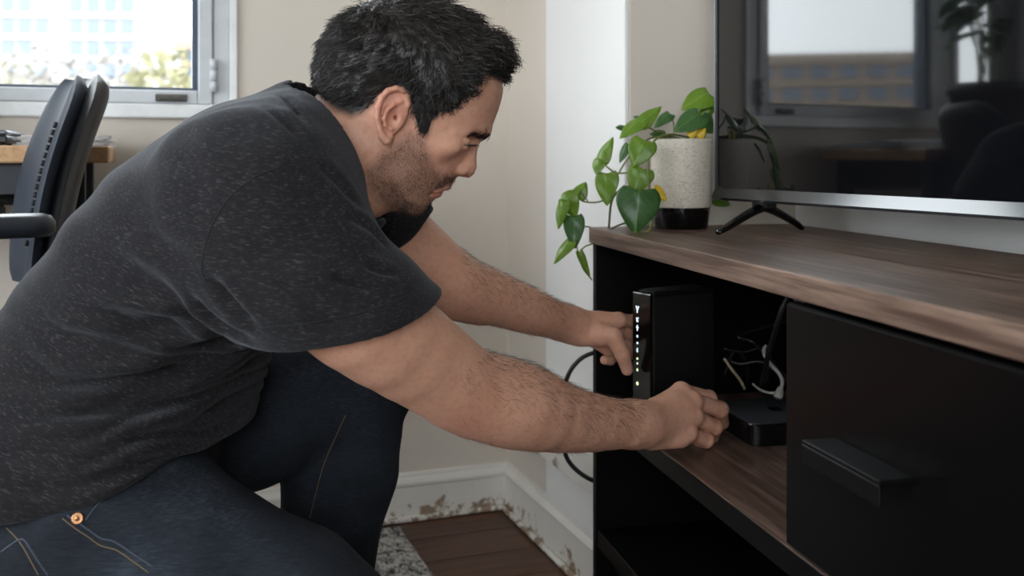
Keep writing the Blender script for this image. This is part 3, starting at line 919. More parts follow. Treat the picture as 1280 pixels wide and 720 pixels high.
# ================================================================== OFFICE CHAIR
MAT['chair_fabric'] = plain('dark_blue_grey_mesh', srgb(52, 58, 70), 0.75, 500, 0.5)
MAT['chair_black'] = plain('black_chair_shell', srgb(17, 18, 21), 0.5)
MAT['chair_arm'] = plain('black_arm_pad', srgb(30, 34, 42), 0.42)
CHYAW = math.radians(180 + 35)
CH = Vector((-0.935, 1.50, 0))
chair = empty('office_chair', CH, CHYAW); tag(chair, 'black office chair with tall padded back and armrests by the desk', 'chair')
# local x forward (seat side), y across, z up
def chair_back():
    lean = math.radians(13)
    M = Matrix.Translation((-0.215, 0, 0.625)) @ Matrix.Rotation(-lean, 4, 'Y')
    H, Wd = 0.365, 0.25
    def outline(t):   # half width by height
        return Wd/2 * (0.66 + 0.36*math.sin(math.pi*min(1, t*0.75+0.12))) * (1 - max(0, (t-0.80)/0.20)**2.4*0.42) * (1 - max(0, (0.1-t)/0.1)**2*0.25)
    NU, NV = 22, 16
    def pad(x_front, x_back, inset, name, mat, parent):
        v, f = [], []
        for side in (0, 1):
            for i in range(NU+1):
                t = i/NU
                hw = outline(t) - inset
                for j in range(NV+1):
                    q = 2*j/NV - 1
                    edge = max(abs(q)**6, abs(2*t-1)**14)
                    curve = 0.020*(q*q) + 0.020*math.sin(math.pi*t)
                    x = (x_front - (x_front-x_back)*0.5*edge if side == 0 else x_back + (x_front-x_back)*0.5*edge) + curve
                    v.append(M @ Vector((x, q*hw, t*(H-2*inset) + inset)))
        n = (NU+1)*(NV+1)
        W = NV+1
        for i in range(NU):
            for j in range(NV):
                a = i*W+j
                f.append((a, a+1, a+W+1, a+W)); f.append((n+a, n+a+W, n+a+W+1, n+a+1))
        for i in range(NU):
            for j in (0, NV):
                a = i*W+j
                f.append((a, a+W, n+a+W, n+a) if j == 0 else (a, n+a, n+a+W, a+W))
        for j in range(NV):
            for i in (0, NU):
                a = i*W+j
                f.append((a, n+a, n+a+1, a+1) if i == 0 else (a, a+1, n+a+1, n+a))
        return mesh_obj(name, v, f, mat, parent, True, local=True)
    pad(0.012, -0.026, 0.0, 'back_shell', MAT['chair_black'], chair)
    pd = pad(0.036, 0.006, 0.010, 'back_cushion', MAT['chair_fabric'], chair)
    for sgn in (1,):
        for k in range(16):
            t = 0.22 + k*0.034
            c = M @ Vector((0.036 + 0.010 + 0.020*math.sin(math.pi*t), sgn*(outline(t)-0.036), t*H))
            d = (M.to_3x3() @ Vector((0, 0, 1)))
            tube('stitch', [c - d*0.0045, c + d*0.0045], 0.003, MAT['chair_black'], pd, 5, local=True)
chair_back()
def rr_stack(name, cx, cy, hx, hy, r, lv, mat, parent, slope=0.0):
    v, f = [], []
    pts = rrect(hx, hy, r, 6); m = len(pts)
    for z, ins in lv: v += [(cx + x*(1-ins/hx), cy + y*(1-ins/hy), z + slope*x) for x, y in pts]
    for i in range(len(lv)-1):
        for k in range(m): f.append((i*m+k, i*m+(k+1)%m, (i+1)*m+(k+1)%m, (i+1)*m+k))
    f.append(tuple(reversed(range(m)))); f.append(tuple((len(lv)-1)*m+k for k in range(m)))
    return mesh_obj(name, v, f, mat, parent, True, local=True)
rr_stack('seat', 0.02, 0, 0.205, 0.20, 0.08, [(0.445, 0.03), (0.455, 0.005), (0.485, 0.0), (0.505, 0.012), (0.512, 0.05)], MAT['chair_fabric'], chair)
tube('back_stem', catmull([(0.0, 0, 0.44), (-0.16, 0, 0.44), (-0.250, 0, 0.50), (-0.262, 0, 0.70)], 8), 0.024, MAT['chair_black'], chair, 10, 0.5, local=True)
for sgn in (-1, 1):
    y = sgn*0.225
    tube('arm_support', catmull([(0.0, y - sgn*0.06, 0.44), (0.0, y + sgn*0.005, 0.46), (0.005, y + sgn*0.01, 0.60), (0.01, y, 0.735)], 6), 0.02, MAT['chair_black'], chair, 10, 0.6, local=True)
    rr_stack('arm_pad', -0.065, y, 0.125, 0.036, 0.034, [(0.737, 0.008), (0.744, 0.0), (0.757, 0.0), (0.766, 0.006), (0.769, 0.016)], MAT['chair_arm'], chair)
lathe('gas_column', [(0.028, 0.10), (0.028, 0.30), (0.018, 0.301), (0.018, 0.45)], MAT['chair_black'], chair, (0, 0, 0), 16, local=True)
for k in range(5):
    a = math.radians(72*k + 20)
    d = Vector((math.cos(a), math.sin(a), 0))
    c = Vector((0, 0, 0.12))
    lg = tube('base_leg', [c, c + d*0.15 + Vector((0,0,-0.015)), c + d*0.25 + Vector((0,0,-0.045))], [0.028, 0.022, 0.016], MAT['chair_black'], chair, 8, local=True)
    w = c + d*0.245; w.z = 0.039
    s = d.cross(Vector((0, 0, 1)))
    tube('caster', [w - s*0.02, w - s*0.004, w + s*0.004, w + s*0.02], [0.0255, 0.0265, 0.0265, 0.0255], MAT['chair_black'], lg, 14, local=True)

# ================================================================== CURTAIN AND BIG PLANT (left of the frame, seen in the screen)
MAT['curtain'] = plain('grey_curtain_cloth', srgb(150, 148, 150), 0.9)
def curtain(name, label, s0, s1, seed):
    v, f = [], []
    NU, NV = 90, 12
    rnd = random.Random(seed)
    for i in range(NU+1):
        t = i/NU
        s = s0 + (s1-s0)*t
        for j in range(NV+1):
            z = 0.90 + (2.32-0.90)*j/NV
            r = 0.075 + 0.030*math.sin(t*34 + 0.5*math.sin(z*1.7+seed)) * (0.7 + 0.3*math.sin(t*9+seed))
            v.append(R(r, s, z))
    for i in range(NU):
        for j in range(NV):
            a = i*(NV+1)+j
            f.append((a, a+1, a+NV+2, a+NV+1))
    o = mesh_obj(name, v, f, MAT['curtain'], None, True)
    md = o.modifiers.new('thickness', 'SOLIDIFY'); md.thickness = 0.0015
    tag(o, label, 'curtain')
    return o
curtain('curtain', 'grey pleated curtain at the left side of the window', 1.52, 2.12, 1)
rod = tube('curtain_rod', [R(0.075, 0.5, 2.34), R(0.075, 3.0, 2.34)], 0.011, MAT['dark_steel'], None, 10)
tag(rod, 'dark curtain rod above the window', 'rod')
MAT['pot_black'] = plain('matt_black_pot', srgb(16, 16, 17), 0.6)
bp = empty('potted_houseplant', R(0.20, 1.37, DZ)); tag(bp, 'leafy houseplant in a black pot on the desk by the window', 'plant')
bc = R(0.20, 1.37, DZ)
lathe('pot', [(0.075, 0), (0.080, 0.002), (0.105, 0.16), (0.118, 0.162), (0.120, 0.19), (0.112, 0.191), (0.105, 0.175), (0, 0.172)], MAT['pot_black'], bp, bc, 36)
rnd = random.Random(4)
for k in range(16):
    a = rnd.random()*2*math.pi
    h = 0.16 + rnd.random()*0.14
    top = bc + Vector((math.cos(a)*0.10*rnd.random(), math.sin(a)*0.10*rnd.random(), 0.17 + h))
    tube('stem', catmull([bc + Vector((math.cos(a)*0.03, math.sin(a)*0.03, 0.172)), (bc+top)/2 + Vector((0,0,0.09)), top], 5), 0.0025, MAT['stem'], bp, 5)
    tipp = top + Vector((math.cos(a)*0.09, math.sin(a)*0.09, 0.01 - 0.05*rnd.random()))
    o = leaf(top, tipp, 0.055, (0, 0, 1), 'leaf_dark', 0.2, 0.3)
    o.parent = None; setparent(o, bp)
# ================================================================== IMPLICIT SURFACES (for the man)
F = np.float32
def A3(v): return np.array([v[0], v[1], v[2]], dtype=np.float64)
def smin(a, b, k):
    h = np.clip(0.5 + 0.5*(b-a)/k, 0, 1)
    return b*(1-h) + a*h - k*h*(1-h)
def smax(a, b, k): return -smin(-a, -b, k)
def cap(p, a, b, ra, rb, sq=None):
    """tapered capsule; sq=(axis, factor) squashes it along an axis"""
    a, b = A3(a), A3(b)
    ba = b - a
    pa = p - a
    if sq is not None:
        n = A3(sq[0]); n = n/np.linalg.norm(n)
        t0 = np.clip(pa@ba/(ba@ba), 0, 1)
        off = pa - t0[:, None]*ba
        c = off@n
        off = off + (c*(1.0/sq[1]-1.0))[:, None]*n
        return np.sqrt((off*off).sum(1)) - (ra + (rb-ra)*t0)
    t = np.clip(pa@ba/(ba@ba), 0, 1)
    off = pa - t[:, None]*ba
    return np.sqrt((off*off).sum(1)) - (ra + (rb-ra)*t)
def bounded(f, lo, hi, m=0.05):
    lo = np.array(lo, dtype=np.float64); hi = np.array(hi, dtype=np.float64)
    def g(p):
        q = np.maximum(np.maximum(lo - p, p - hi), 0)
        out = np.sqrt((q*q).sum(1))
        s = out < m
        out = np.maximum(out, m)
        if s.any(): out[s] = f(p[s])
        return out
    return g
def dense(pts, rads, n=4):
    """smooth path and radii through the given joints"""
    P2 = catmull(pts, n)
    R2 = catmull([Vector((r, 0, 0)) for r in rads], n)
    return P2, [r.x for r in R2]
def path_f(p, pts, rads):
    d = None
    for i in range(len(pts)-1):
        c = cap(p, pts[i], pts[i+1], rads[i], rads[i+1])
        d = c if d is None else smin(d, c, 0.012)
    return d
def chain(p, pts, rads, k, sq=None):
    d = None
    for i in range(len(pts)-1):
        c = cap(p, pts[i], pts[i+1], rads[i], rads[i+1], sq)
        d = c if d is None else smin(d, c, k)
    return d
def ell(p, c, r, rot=None):
    q = p - A3(c)
    if rot is not None: q = q @ rot
    r = np.array(r, dtype=np.float64)
    k0 = np.sqrt(((q/r)**2).sum(1)); k1 = np.sqrt(((q/(r*r))**2).sum(1)) + 1e-9
    return k0*(k0-1.0)/k1
def poly_sd(x, z, poly):
    """signed distance to a 2D polygon, negative inside"""
    P0 = np.array(poly, dtype=np.float64)
    d = np.full(x.shape, 1e9)
    s = np.ones(x.shape)
    n = len(P0)
    j = n-1
    for i in range(n):
        ex, ez = P0[j]-P0[i]
        wx, wz = x-P0[i,0], z-P0[i,1]
        t = np.clip((wx*ex+wz*ez)/(ex*ex+ez*ez+1e-12), 0, 1)
        bx, bz = wx-ex*t, wz-ez*t
        d = np.minimum(d, bx*bx+bz*bz)
        c1 = z >= P0[i,1]; c2 = z < P0[j,1]; c3 = ex*wz > ez*wx
        flip = (c1 & c2 & c3) | (~c1 & ~c2 & ~c3)
        s = np.where(flip, -s, s)
        j = i
    return s*np.sqrt(d)
def vnoise(p, seed=0):
    """smooth value noise in -1..1"""
    i = np.floor(p).astype(np.int64); f = p - i
    f = f*f*f*(f*(f*6-15)+10)
    def h(x, y, z):
        n = (x*374761393 + y*668265263 + z*2147483647 + seed*974711) & 0xffffffff
        n = ((n ^ (n >> 13)) * 1274126177) & 0xffffffff
        n = n ^ (n >> 16)
        return (n & 0xffff)/32767.5 - 1.0
    out = 0
    for dx in (0, 1):
        wx = f[:,0] if dx else 1-f[:,0]
        for dy in (0, 1):
            wy = f[:,1] if dy else 1-f[:,1]
            for dz in (0, 1):
                wz = f[:,2] if dz else 1-f[:,2]
                out = out + wx*wy*wz*h(i[:,0]+dx, i[:,1]+dy, i[:,2]+dz)
    return out
def fbm(p, oct=3, seed=0):
    s, a, o = 0, 1.0, 0
    for k in range(oct):
        s = s + a*vnoise(p*(2.03**k) + 17.3*k, seed+k); o += a; a *= 0.5
    return s/o
def grad(f, p, e=0.0004):
    g = np.zeros_like(p)
    for t in ((1,-1,-1),(-1,-1,1),(-1,1,-1),(1,1,1)):
        t = np.array(t, dtype=np.float64)
        g += t*f(p + t*e)[:,None]
    return g/(4*e)
def extract(f, lo, hi, h, B=6, proj=1, slack=1.25):
    """surface nets over a box, evaluated only in blocks near the surface"""
    lo = np.array(lo, dtype=np.float64); hi = np.array(hi, dtype=np.float64)
    nb = np.ceil((hi-lo)/(h*B)).astype(int)
    n = nb*B + 1
    bc = [lo[k] + (np.arange(nb[k])+0.5)*h*B for k in range(3)]
    gx, gy, gz = np.meshgrid(*bc, indexing='ij')
    cp = np.stack([gx.ravel(), gy.ravel(), gz.ravel()], 1)
    cd = f(cp)
    act = np.abs(cd) < h*B*0.87*slack + h
    v = np.repeat(np.repeat(np.repeat(np.where(cd.reshape(nb) < 0, F(-1), F(1)).astype(F), B, 0), B, 1), B, 2)
    v = np.pad(v, ((0,1),(0,1),(0,1)), mode='edge')
    idx = np.argwhere(act.reshape(nb))
    loc = np.stack(np.meshgrid(*[np.arange(B+1)]*3, indexing='ij'), -1).reshape(-1, 3)
    CH = 400
    for s in range(0, len(idx), CH):
        ii = (idx[s:s+CH, None, :]*B + loc[None]).reshape(-1, 3)
        d = f(lo + ii*h)
        v[ii[:,0], ii[:,1], ii[:,2]] = d
    neg = v < 0
    c = np.zeros((n[0]-1, n[1]-1, n[2]-1), dtype=np.int8)
    for dx in (0,1):
        for dy in (0,1):
            for dz in (0,1):
                c += neg[dx:n[0]-1+dx, dy:n[1]-1+dy, dz:n[2]-1+dz]
    cells = np.argwhere((c > 0) & (c < 8))
    vid = np.full(c.shape, -1, dtype=np.int32)
    vid[cells[:,0], cells[:,1], cells[:,2]] = np.arange(len(cells))
    acc = np.zeros((len(cells), 3)); cnt = np.zeros(len(cells))
    for ax in range(3):
        o1, o2 = [k for k in range(3) if k != ax]
        for a in (0,1):
            for b in (0,1):
                i0 = cells.copy(); i0[:,o1] += a; i0[:,o2] += b
                i1 = i0.copy(); i1[:,ax] += 1
                v0 = v[i0[:,0], i0[:,1], i0[:,2]].astype(np.float64); v1 = v[i1[:,0], i1[:,1], i1[:,2]].astype(np.float64)
                m = (v0 < 0) != (v1 < 0)
                t = np.where(m, v0/np.where(m, v0-v1, 1), 0)
                pt = i0.astype(np.float64); pt[:,ax] += t
                acc[m] += pt[m]; cnt[m] += 1
    verts = lo + acc/np.maximum(cnt, 1)[:,None]*h
    quads = []
    for ax in range(3):
        o1, o2 = (ax+1) % 3, (ax+2) % 3
        sl0 = [slice(None)]*3; sl1 = [slice(None)]*3
        sl0[ax] = slice(0, n[ax]-1); sl1[ax] = slice(1, n[ax])
        s0, s1 = neg[tuple(sl0)], neg[tuple(sl1)]
        e = np.argwhere(s0 != s1)
        ok = (e[:,o1] > 0) & (e[:,o2] > 0) & (e[:,o1] < n[o1]-1) & (e[:,o2] < n[o2]-1)
        e = e[ok]
        inside = s0[e[:,0], e[:,1], e[:,2]]
        q = []
        for (a, b) in ((-1,-1),(0,-1),(0,0),(-1,0)):
            w = e.copy(); w[:,o1] += a; w[:,o2] += b
            q.append(vid[w[:,0], w[:,1], w[:,2]])
        q = np.stack(q, 1)
        q = np.where(inside[:,None], q, q[:, ::-1])
        quads.append(q)
    quads = np.concatenate(quads)
    quads = quads[(quads >= 0).all(1)]
    for _ in range(proj):
        d = f(verts); g = grad(f, verts)
        g2 = (g*g).sum(1)
        st = np.clip(d/np.maximum(g2, 0.05), -h, h)
        verts = verts - st[:,None]*g
    return verts, quads
def vnormals(v, q):
    nrm = np.zeros_like(v)
    fn = np.cross(v[q[:,2]]-v[q[:,0]], v[q[:,3]]-v[q[:,1]])
    for k in range(4): np.add.at(nrm, q[:,k], fn)
    return nrm/(np.linalg.norm(nrm, axis=1, keepdims=True)+1e-12)
def drop_faces(v, q, keepmask):
    m = keepmask(v[q].mean(1))
    q = q[m]
    used = np.unique(q)
    re = np.full(len(v), -1); re[used] = np.arange(len(used))
    return v[used], re[q]
def np_mesh(name, v, q, mat, parent, attrs=None):
    me = bpy.data.meshes.new(name)
    nv, nf = len(v), len(q)
    k = q.shape[1]
    me.vertices.add(nv); me.vertices.foreach_set('co', v.astype(F).ravel())
    me.loops.add(nf*k); me.loops.foreach_set('vertex_index', q.astype(np.int32).ravel())
    me.polygons.add(nf)
    me.polygons.foreach_set('loop_start', np.arange(0, nf*k, k, dtype=np.int32))
    me.polygons.foreach_set('use_smooth', np.ones(nf, dtype=bool))
    me.update(calc_edges=True); me.validate()
    for nm, arr in (attrs or {}).items():
        at = me.attributes.new(nm, 'FLOAT', 'POINT'); at.data.foreach_set('value', arr.astype(F))
    o = link(bpy.data.objects.new(name, me))
    if mat is not None: me.materials.append(mat)
    if parent is not None: setparent(o, parent)
    return o
def strands(name, roots, dirs_fn, n_seg, rad, mat, parent, sides=3):
    """hair as tapered tubes; dirs_fn gives the polyline points (N, n_seg+1, 3)"""
    pts = dirs_fn
    N, S1, _ = pts.shape
    tan = np.gradient(pts, axis=1); tan /= np.linalg.norm(tan, axis=2, keepdims=True)+1e-9
    ref = np.array([0.31, 0.87, 0.38])
    u = np.cross(tan, ref); u /= np.linalg.norm(u, axis=2, keepdims=True)+1e-9
    w = np.cross(tan, u)
    r = (rad[:,None] if hasattr(rad, 'shape') else np.full((N,1), rad))*np.linspace(1, 0.18, S1)[None]**0.8
    ring = []
    for k in range(sides):
        a = 2*math.pi*k/sides
        ring.append(pts + (u*math.cos(a) + w*math.sin(a))*r[:,:,None])
    V = np.stack(ring, 2).reshape(-1, 3)
    base = (np.arange(N)*S1*sides)[:,None,None]
    i = (np.arange(S1-1)*sides)[None,:,None]
    k = np.arange(sides)[None,None,:]; k2 = (k+1) % sides
    q = np.stack([base+i+k, base+i+k2, base+i+sides+k2, base+i+sides+k], -1).reshape(-1, 4)
    o = np_mesh(name, V, q, mat, parent)
    o['kind'] = 'stuff'
    return o

# ================================================================== THE MAN
DM = 1.22                                   # depth of the middle of his head
man = empty('person', (-0.36, 1.25, 0.0))
tag(man, 'man in a charcoal T-shirt and dark jeans crouching and reaching into the cabinet', 'person')
def pol(pts, D=DM):
    out = []
    for t in pts:
        w = P(t[0], t[1], t[2] if len(t) > 2 else D)
        out.append((w.x, w.z))
    return out
HE = P(497, 150, DM)
HU = (0.588, 0.809); HF = (0.809, -0.588)   # head's own up and forward in the x-z plane
BASE = pol([(399,110),(403,82),(416,54),(438,31),(470,14),(505,8),(545,13),(580,30),(605,56),(621,85),(628,104),(627,120),(621,138),(615,152),(608,166),(597,178),(588,192),(577,207),(567,222),(558,234),(546,244),(536,251),(530,258),(523,264),(511,266),(497,260),(482,250),(466,236),(444,222),(422,190),(404,150)])
PROF = pol([(627,112),(622,135),(616.5,150),(613.5,161),(609,170),(598.5,177),(596.5,186),(595.5,200),(596,209),(593,217),(586.5,222.5),(578,221),(571,219.5),(567,226),(560,235),(552,237),(551,241.5),(542,248),(534.5,249.5),(533,256),(528,263.5),(518,267.5),(505,262),(495,225),(520,150),(580,90)])
def headW(u): return np.interp(u, [-0.09,-0.06,-0.02,0.02,0.06,0.10,0.14], [0.050,0.055,0.067,0.073,0.077,0.078,0.078])
def featW(u): return np.interp(u, [-0.09,-0.075,-0.05,-0.035,-0.026,-0.018,-0.004,0.008,0.022,0.040,0.052,0.08], [0.020,0.024,0.022,0.024,0.018,0.013,0.0135,0.0145,0.010,0.010,0.022,0.035])
def hp(px, py, lat): return P(px, py, DM - lat)
ROT_EAR = None
def ear_f(p):
    HL = [(503,139,.0755),(511,130,.0785),(510,118,.082),(503,112,.085),(495,110.5,.0875),(485,113.5,.090),(477,122,.092),(472.5,134,.093),(471.5,148,.092),(474,160,.0895),(477.5,170,.086),(483,175.5,.083),(488,172,.080)]
    pts = [hp(*t) for t in HL]
    d = chain(p, pts, [.0022,.0028,.0032,.0033,.0034,.0034,.0033,.0032,.0032,.0034,.0045,.0052,.0035], 0.002)
    # plate of the ear
    ax = np.array([20.0, 0.0, 63.0]); ax /= np.linalg.norm(ax)
    nr = np.array([0.22, -1.0, 0.0]); nr -= ax*(nr@ax); nr /= np.linalg.norm(nr)
    sd = np.cross(ax, nr)
    rot = np.stack([sd, ax, nr], 1)
    pl = ell(p, hp(490, 139, .0815), (.0185, .0285, .0042), rot)
    d = smin(d, pl, 0.003)
    AH = [(501,127,.083),(492,131,.087),(484,138,.0885),(480.5,148,.088),(483,156,.0865),(489,160,.084)]
    d = smin(d, chain(p, [hp(*t) for t in AH], [.002,.0026,.003,.003,.0028,.0026], 0.002), 0.003)
    d = smax(d, -ell(p, hp(491.5, 148, .0875), (.0072, .0112, .0062), rot), 0.003)
    d = smax(d, -ell(p, hp(493, 124, .0905), (.0085, .0042, .0034), rot), 0.0025)
    d = smax(d, -cap(p, hp(494.5, 147.5, .092), hp(496, 147.5, .072), .0030, .0028), 0.0015)
    d = smin(d, cap(p, hp(500.5, 148, .078), hp(500, 154, .078), .0042, .0036), 0.003)
    return d
ear_b = bounded(ear_f, (HE.x-0.035, DM-0.10, HE.z-0.035), (HE.x+0.025, DM-0.066, HE.z+0.045), 0.012)
def face_f(p, d):
    # cheek bone, brow, jaw
    d = smin(d, ell(p, hp(553, 184, .047), (.020, .010, .009)), 0.016)
    d = smin(d, chain(p, [hp(606,164,.006), hp(596,161,.022), hp(580,161,.040), hp(566,164,.049)], [.0055,.0062,.0055,.004], 0.006), 0.009)
    d = smin(d, cap(p, hp(500,222,.046), hp(519,254,.022), .013, .011), 0.022)
    # eye socket and lidded eyeball
    d = smax(d, -ell(p, hp(594, 181, .030), (.0150, .0155, .0120)), 0.009)
    d = smax(d, -ell(p, hp(592, 186, .017), (.0070, .0050, .0100)), 0.008)
    eye = ell(p, hp(575.5, 178.5, .0315), (.0128, .0145, .0125))
    d = smin(d, eye, 0.003)
    # crease over the upper lid and the lash slit
    d = smax(d, -chain(p, [hp(590,171.5,.020), hp(588.5,170,.031), hp(577,171,.045)], [.0010,.0013,.0010], 0.001), 0.0025)
    d = smax(d, -chain(p, [hp(590,180,.021), hp(591,181,.031), hp(580,181,.0455)], [.0008,.0011,.0008], 0.001), 0.0018)
    d = smax(d, -chain(p, [hp(586,190,.024), hp(580,190.5,.036), hp(571,187,.046)], [.0006,.0010,.0006], 0.001), 0.004)
    # wings of the nose, nostrils
    d = smin(d, ell(p, hp(575.5, 211.5, .0130), (.0098, .0062, .0080)), 0.004)
    d = smax(d, -ell(p, hp(580, 221.5, .0068), (.0048, .0030, .0036)), 0.0025)
    # lips
    up = chain(p, [hp(560.0,232.5,.000), hp(556.5,233.5,.010), hp(544,240,.0215)], [.0044,.0040,.0020], 0.003)
    d = smin(d, up, 0.003)
    lo = chain(p, [hp(547.0,242.0,.000), hp(544.5,242.5,.010), hp(537,243,.020)], [.0050,.0043,.0020], 0.003)
    d = smin(d, lo, 0.003)
    d = smax(d, -chain(p, [hp(556,239,.000), hp(552,239.2,.011), hp(536,243.4,.0245)], [.0013,.0013,.0014], 0.002), 0.0022)
    return d
def head_f(p):
    p = p.copy()
    p[:,1] = DM - np.abs(p[:,1]-DM)
    lat = DM - p[:,1]
    x, z = p[:,0], p[:,2]
    u = (x-HE.x)*HU[0] + (z-HE.z)*HU[1]
    fw = (x-HE.x)*HF[0] + (z-HE.z)*HF[1]
    di = -poly_sd(x, z, BASE)
    q = 1 - np.minimum(di/0.080, 1.0)
    W = headW(u)
    d = (np.sqrt(q*q + (lat/W)**2) - 1)*0.068
    Wf = featW(u)
    df = -poly_sd(x, z, PROF)
    qf = 1 - np.minimum(df/Wf, 1.0)
    ft = (np.sqrt(qf*qf + (lat/Wf)**2) - 1)*Wf
    d = smin(d, ft, 0.007)
    s = (fw > 0.012) & (u < 0.085) & (d < 0.045)
    if s.any(): d[s] = face_f(p[s], d[s])
    # neck
    d = smin(d, cap(p, P(404,212,DM), P(474,166,DM), .081, .064), 0.022)
    d = smin(d, cap(p, P(452,252,DM-.020), hp(472,186,.050), .013, .012), 0.020)
    d = smin(d, cap(p, P(440,232,DM), P(484,226,DM), .048, .032), 0.022)
    d = smin(d, ear_b(p), 0.0035)
    return d

# --- joints of the arms
SR = P(330, 270, 1.05); SL = P(405, 215, 1.41)
ARM_R = ([SR, P(392,345,1.06), P(452,396,1.08), P(540,458,1.15), P(594,493,1.19), P(648,508,1.235), P(722,526,1.305), P(780,530,1.365), P(806,530,1.392)],
         [.054, .057, .0610, .0535, .0475, .0515, .0400, .0315, .0300])
ARM_L = ([SL, P(455,262,1.42), P(508,308,1.44), P(548,342,1.455), P(570,358,1.465), P(612,371,1.51), P(662,389,1.565), P(700,402,1.62), P(716,406,1.64)],
         [.052, .052, .0520, .0475, .0445, .0405, .0350, .0285, .0270])
RH_M = [P(851,489,1.465), P(866,501,1.455), P(867,521,1.445), P(860,542,1.430)]
RH_P = [P(886,498,1.495), P(900,512,1.490), P(893,534,1.475), P(883,550,1.455)]
RH_D = [P(892,513,1.520), P(902,528,1.516), P(890,546,1.500), P(877,554,1.478)]
RH_T = [P(884,520,1.535), P(891,533,1.534), P(880,544,1.520), P(868,547,1.492)]
LH_M = [P(773,400,1.660), P(770,412,1.678), P(764,424,1.684), P(756,433,1.680)]
LH_P = [P(791,402,1.688), P(788,418,1.705), P(783,433,1.708), P(766,445,1.690)]
LH_D = [P(803,414,1.703), P(800,428,1.718), P(795,444,1.718), P(763,450,1.672)]
LH_T = [P(810,427,1.706), P(808,438,1.722), P(804,452,1.720), P(756,450,1.660)]
def finger(p, a, b, c, e, r, s=1.0):
    d = chain(p, [a, b, c, e], [r*1.06, r, r*0.90, r*0.80], 0.0022)
    d = smin(d, ell(p, A3(b), (r*1.12,)*3), 0.003)
    return d
def hand_r(p):
    wr = P(806,530,1.392)
    d = cap(p, P(790,530,1.375), P(815,531,1.402), .030, .027, ((0.35,1.0,-0.15), 0.80))
    for m, r0, r1 in zip(RH_M, (.020,.022,.021,.019), (.0135,.0138,.0130,.0120)):
        d = smin(d, cap(p, wr, m, r0, r1), 0.012)
    d = smin(d, cap(p, P(814,549,1.402), P(850,549,1.422), .0150, .0125), 0.012)
    d = smin(d, ell(p, P(838,526,1.440), (.034, .020, .036)), 0.012)
    for i in range(4):
        d = smin(d, ell(p, A3(RH_M[i] + Vector((0.001, -0.004, 0.002))), (.0118,.0108,.0108)), 0.006)
    fing = None
    for i, r in enumerate((.0112,.0118,.0112,.0102)):
        k = finger(p, RH_M[i], RH_P[i], RH_D[i], RH_T[i], r)
        fing = k if fing is None else smin(fing, k, 0.0012)
    d = smin(d, fing, 0.0050)
    # extensor tendons and the wrist bone
    for m in RH_M[:3]:
        a = Vector(wr) + (m - wr)*0.35 + Vector((0,-0.0185,0.004)); b = m + Vector((-0.004,-0.0125,0.003))
        d = smin(d, cap(p, a, b, .0022, .0034), 0.007)
    d = smin(d, ell(p, P(793,546,1.348), (.009,.008,.010)), 0.012)
    th = chain(p, [P(818,512,1.425), P(845,506,1.480), P(872,517,1.520), P(890,528,1.545)], [.016,.013,.0115,.0095], 0.004)
    return smin(d, th, 0.008)
def hand_l(p):
    wr = P(716,406,1.640)
    d = cap(p, P(700,402,1.62), P(724,408,1.645), .0275, .0255, ((0.3,1.0,0.3), 0.85))
    for m, r0, r1 in zip(LH_M, (.0215,.022,.021,.019), (.0130,.0130,.0125,.0115)):
        d = smin(d, cap(p, wr, m, r0, r1), 0.012)
    d = smin(d, cap(p, P(727,419,1.632), P(757,421,1.632), .0185, .0150), 0.012)
    d = smin(d, ell(p, P(744,410,1.655), (.030,.020,.024)), 0.012)
    fing = None
    for i, r in enumerate((.0108,.0112,.0106,.0095)):
        k = finger(p, LH_M[i], LH_P[i], LH_D[i], LH_T[i], r)
        fing = k if fing is None else smin(fing, k, 0.0012)
    d = smin(d, fing, 0.005)
    th = chain(p, [P(746,415,1.632), P(767,421,1.622), P(778,443,1.622), P(784,462,1.630)], [.0165,.0142,.0120,.0096], 0.003)
    d = smin(d, th, 0.006)
    return d
def bounds(pts, m):
    a = np.array([A3(t) for t in pts]); return a.min(0)-m, a.max(0)+m
AR_P, AR_R = dense(*ARM_R, 3); AL_P, AL_R = dense(*ARM_L, 3)
AR_R = [r - 0.0022 for r in AR_R]; AL_R = [r - 0.0022 for r in AL_R]
def arm_r_f(p):
    d = path_f(p, AR_P, AR_R)
    d = smin(d, cap(p, P(558,508,1.165), P(583,524,1.185), .016, .014), 0.020)       # point of the elbow
    return smin(d, cap(p, P(612,476,1.205), P(670,494,1.255), .024, .020), 0.025)    # forearm muscle
def arm_l_f(p):
    e = path_f(p, AL_P, AL_R)
    return smin(e, cap(p, P(556,376,1.45), P(600,390,1.49), .018, .014), 0.020)
arm_r_b = bounded(arm_r_f, *bounds(AR_P, 0.068), 0.03); arm_l_b = bounded(arm_l_f, *bounds(AL_P, 0.064), 0.03)
hand_r_b = bounded(hand_r, *bounds([P(790,530,1.375)] + RH_M + RH_P + RH_D + RH_T, 0.035), 0.03)
hand_l_b = bounded(hand_l, *bounds([P(700,402,1.62)] + LH_M + LH_P + LH_D + LH_T + [P(780,463,1.63)], 0.032), 0.03)
def arms_f(p):
    d = smin(arm_r_b(p), hand_r_b(p), 0.012)
    e = smin(arm_l_b(p), hand_l_b(p), 0.012)
    return np.minimum(d, e)
TRUNK = [Vector((-0.60,1.24,0.42)), Vector((-0.53,1.24,0.54)), Vector((-0.455,1.24,0.645)), Vector((-0.375,1.235,0.735)), Vector((-0.315,1.235,0.80))]
def core_f(p):
    q = p.copy(); q[:,1] = 1.237 + (p[:,1]-1.237)/1.2
    d = chain(q, TRUNK[1:], [.112,.110,.106,.098], 0.03)
    d = smin(d, cap(p, SR, SL, .055, .055), 0.03)
    d = smin(d, cap(p, TRUNK[4], P(404,214,DM), .08, .078), 0.04)
    return d
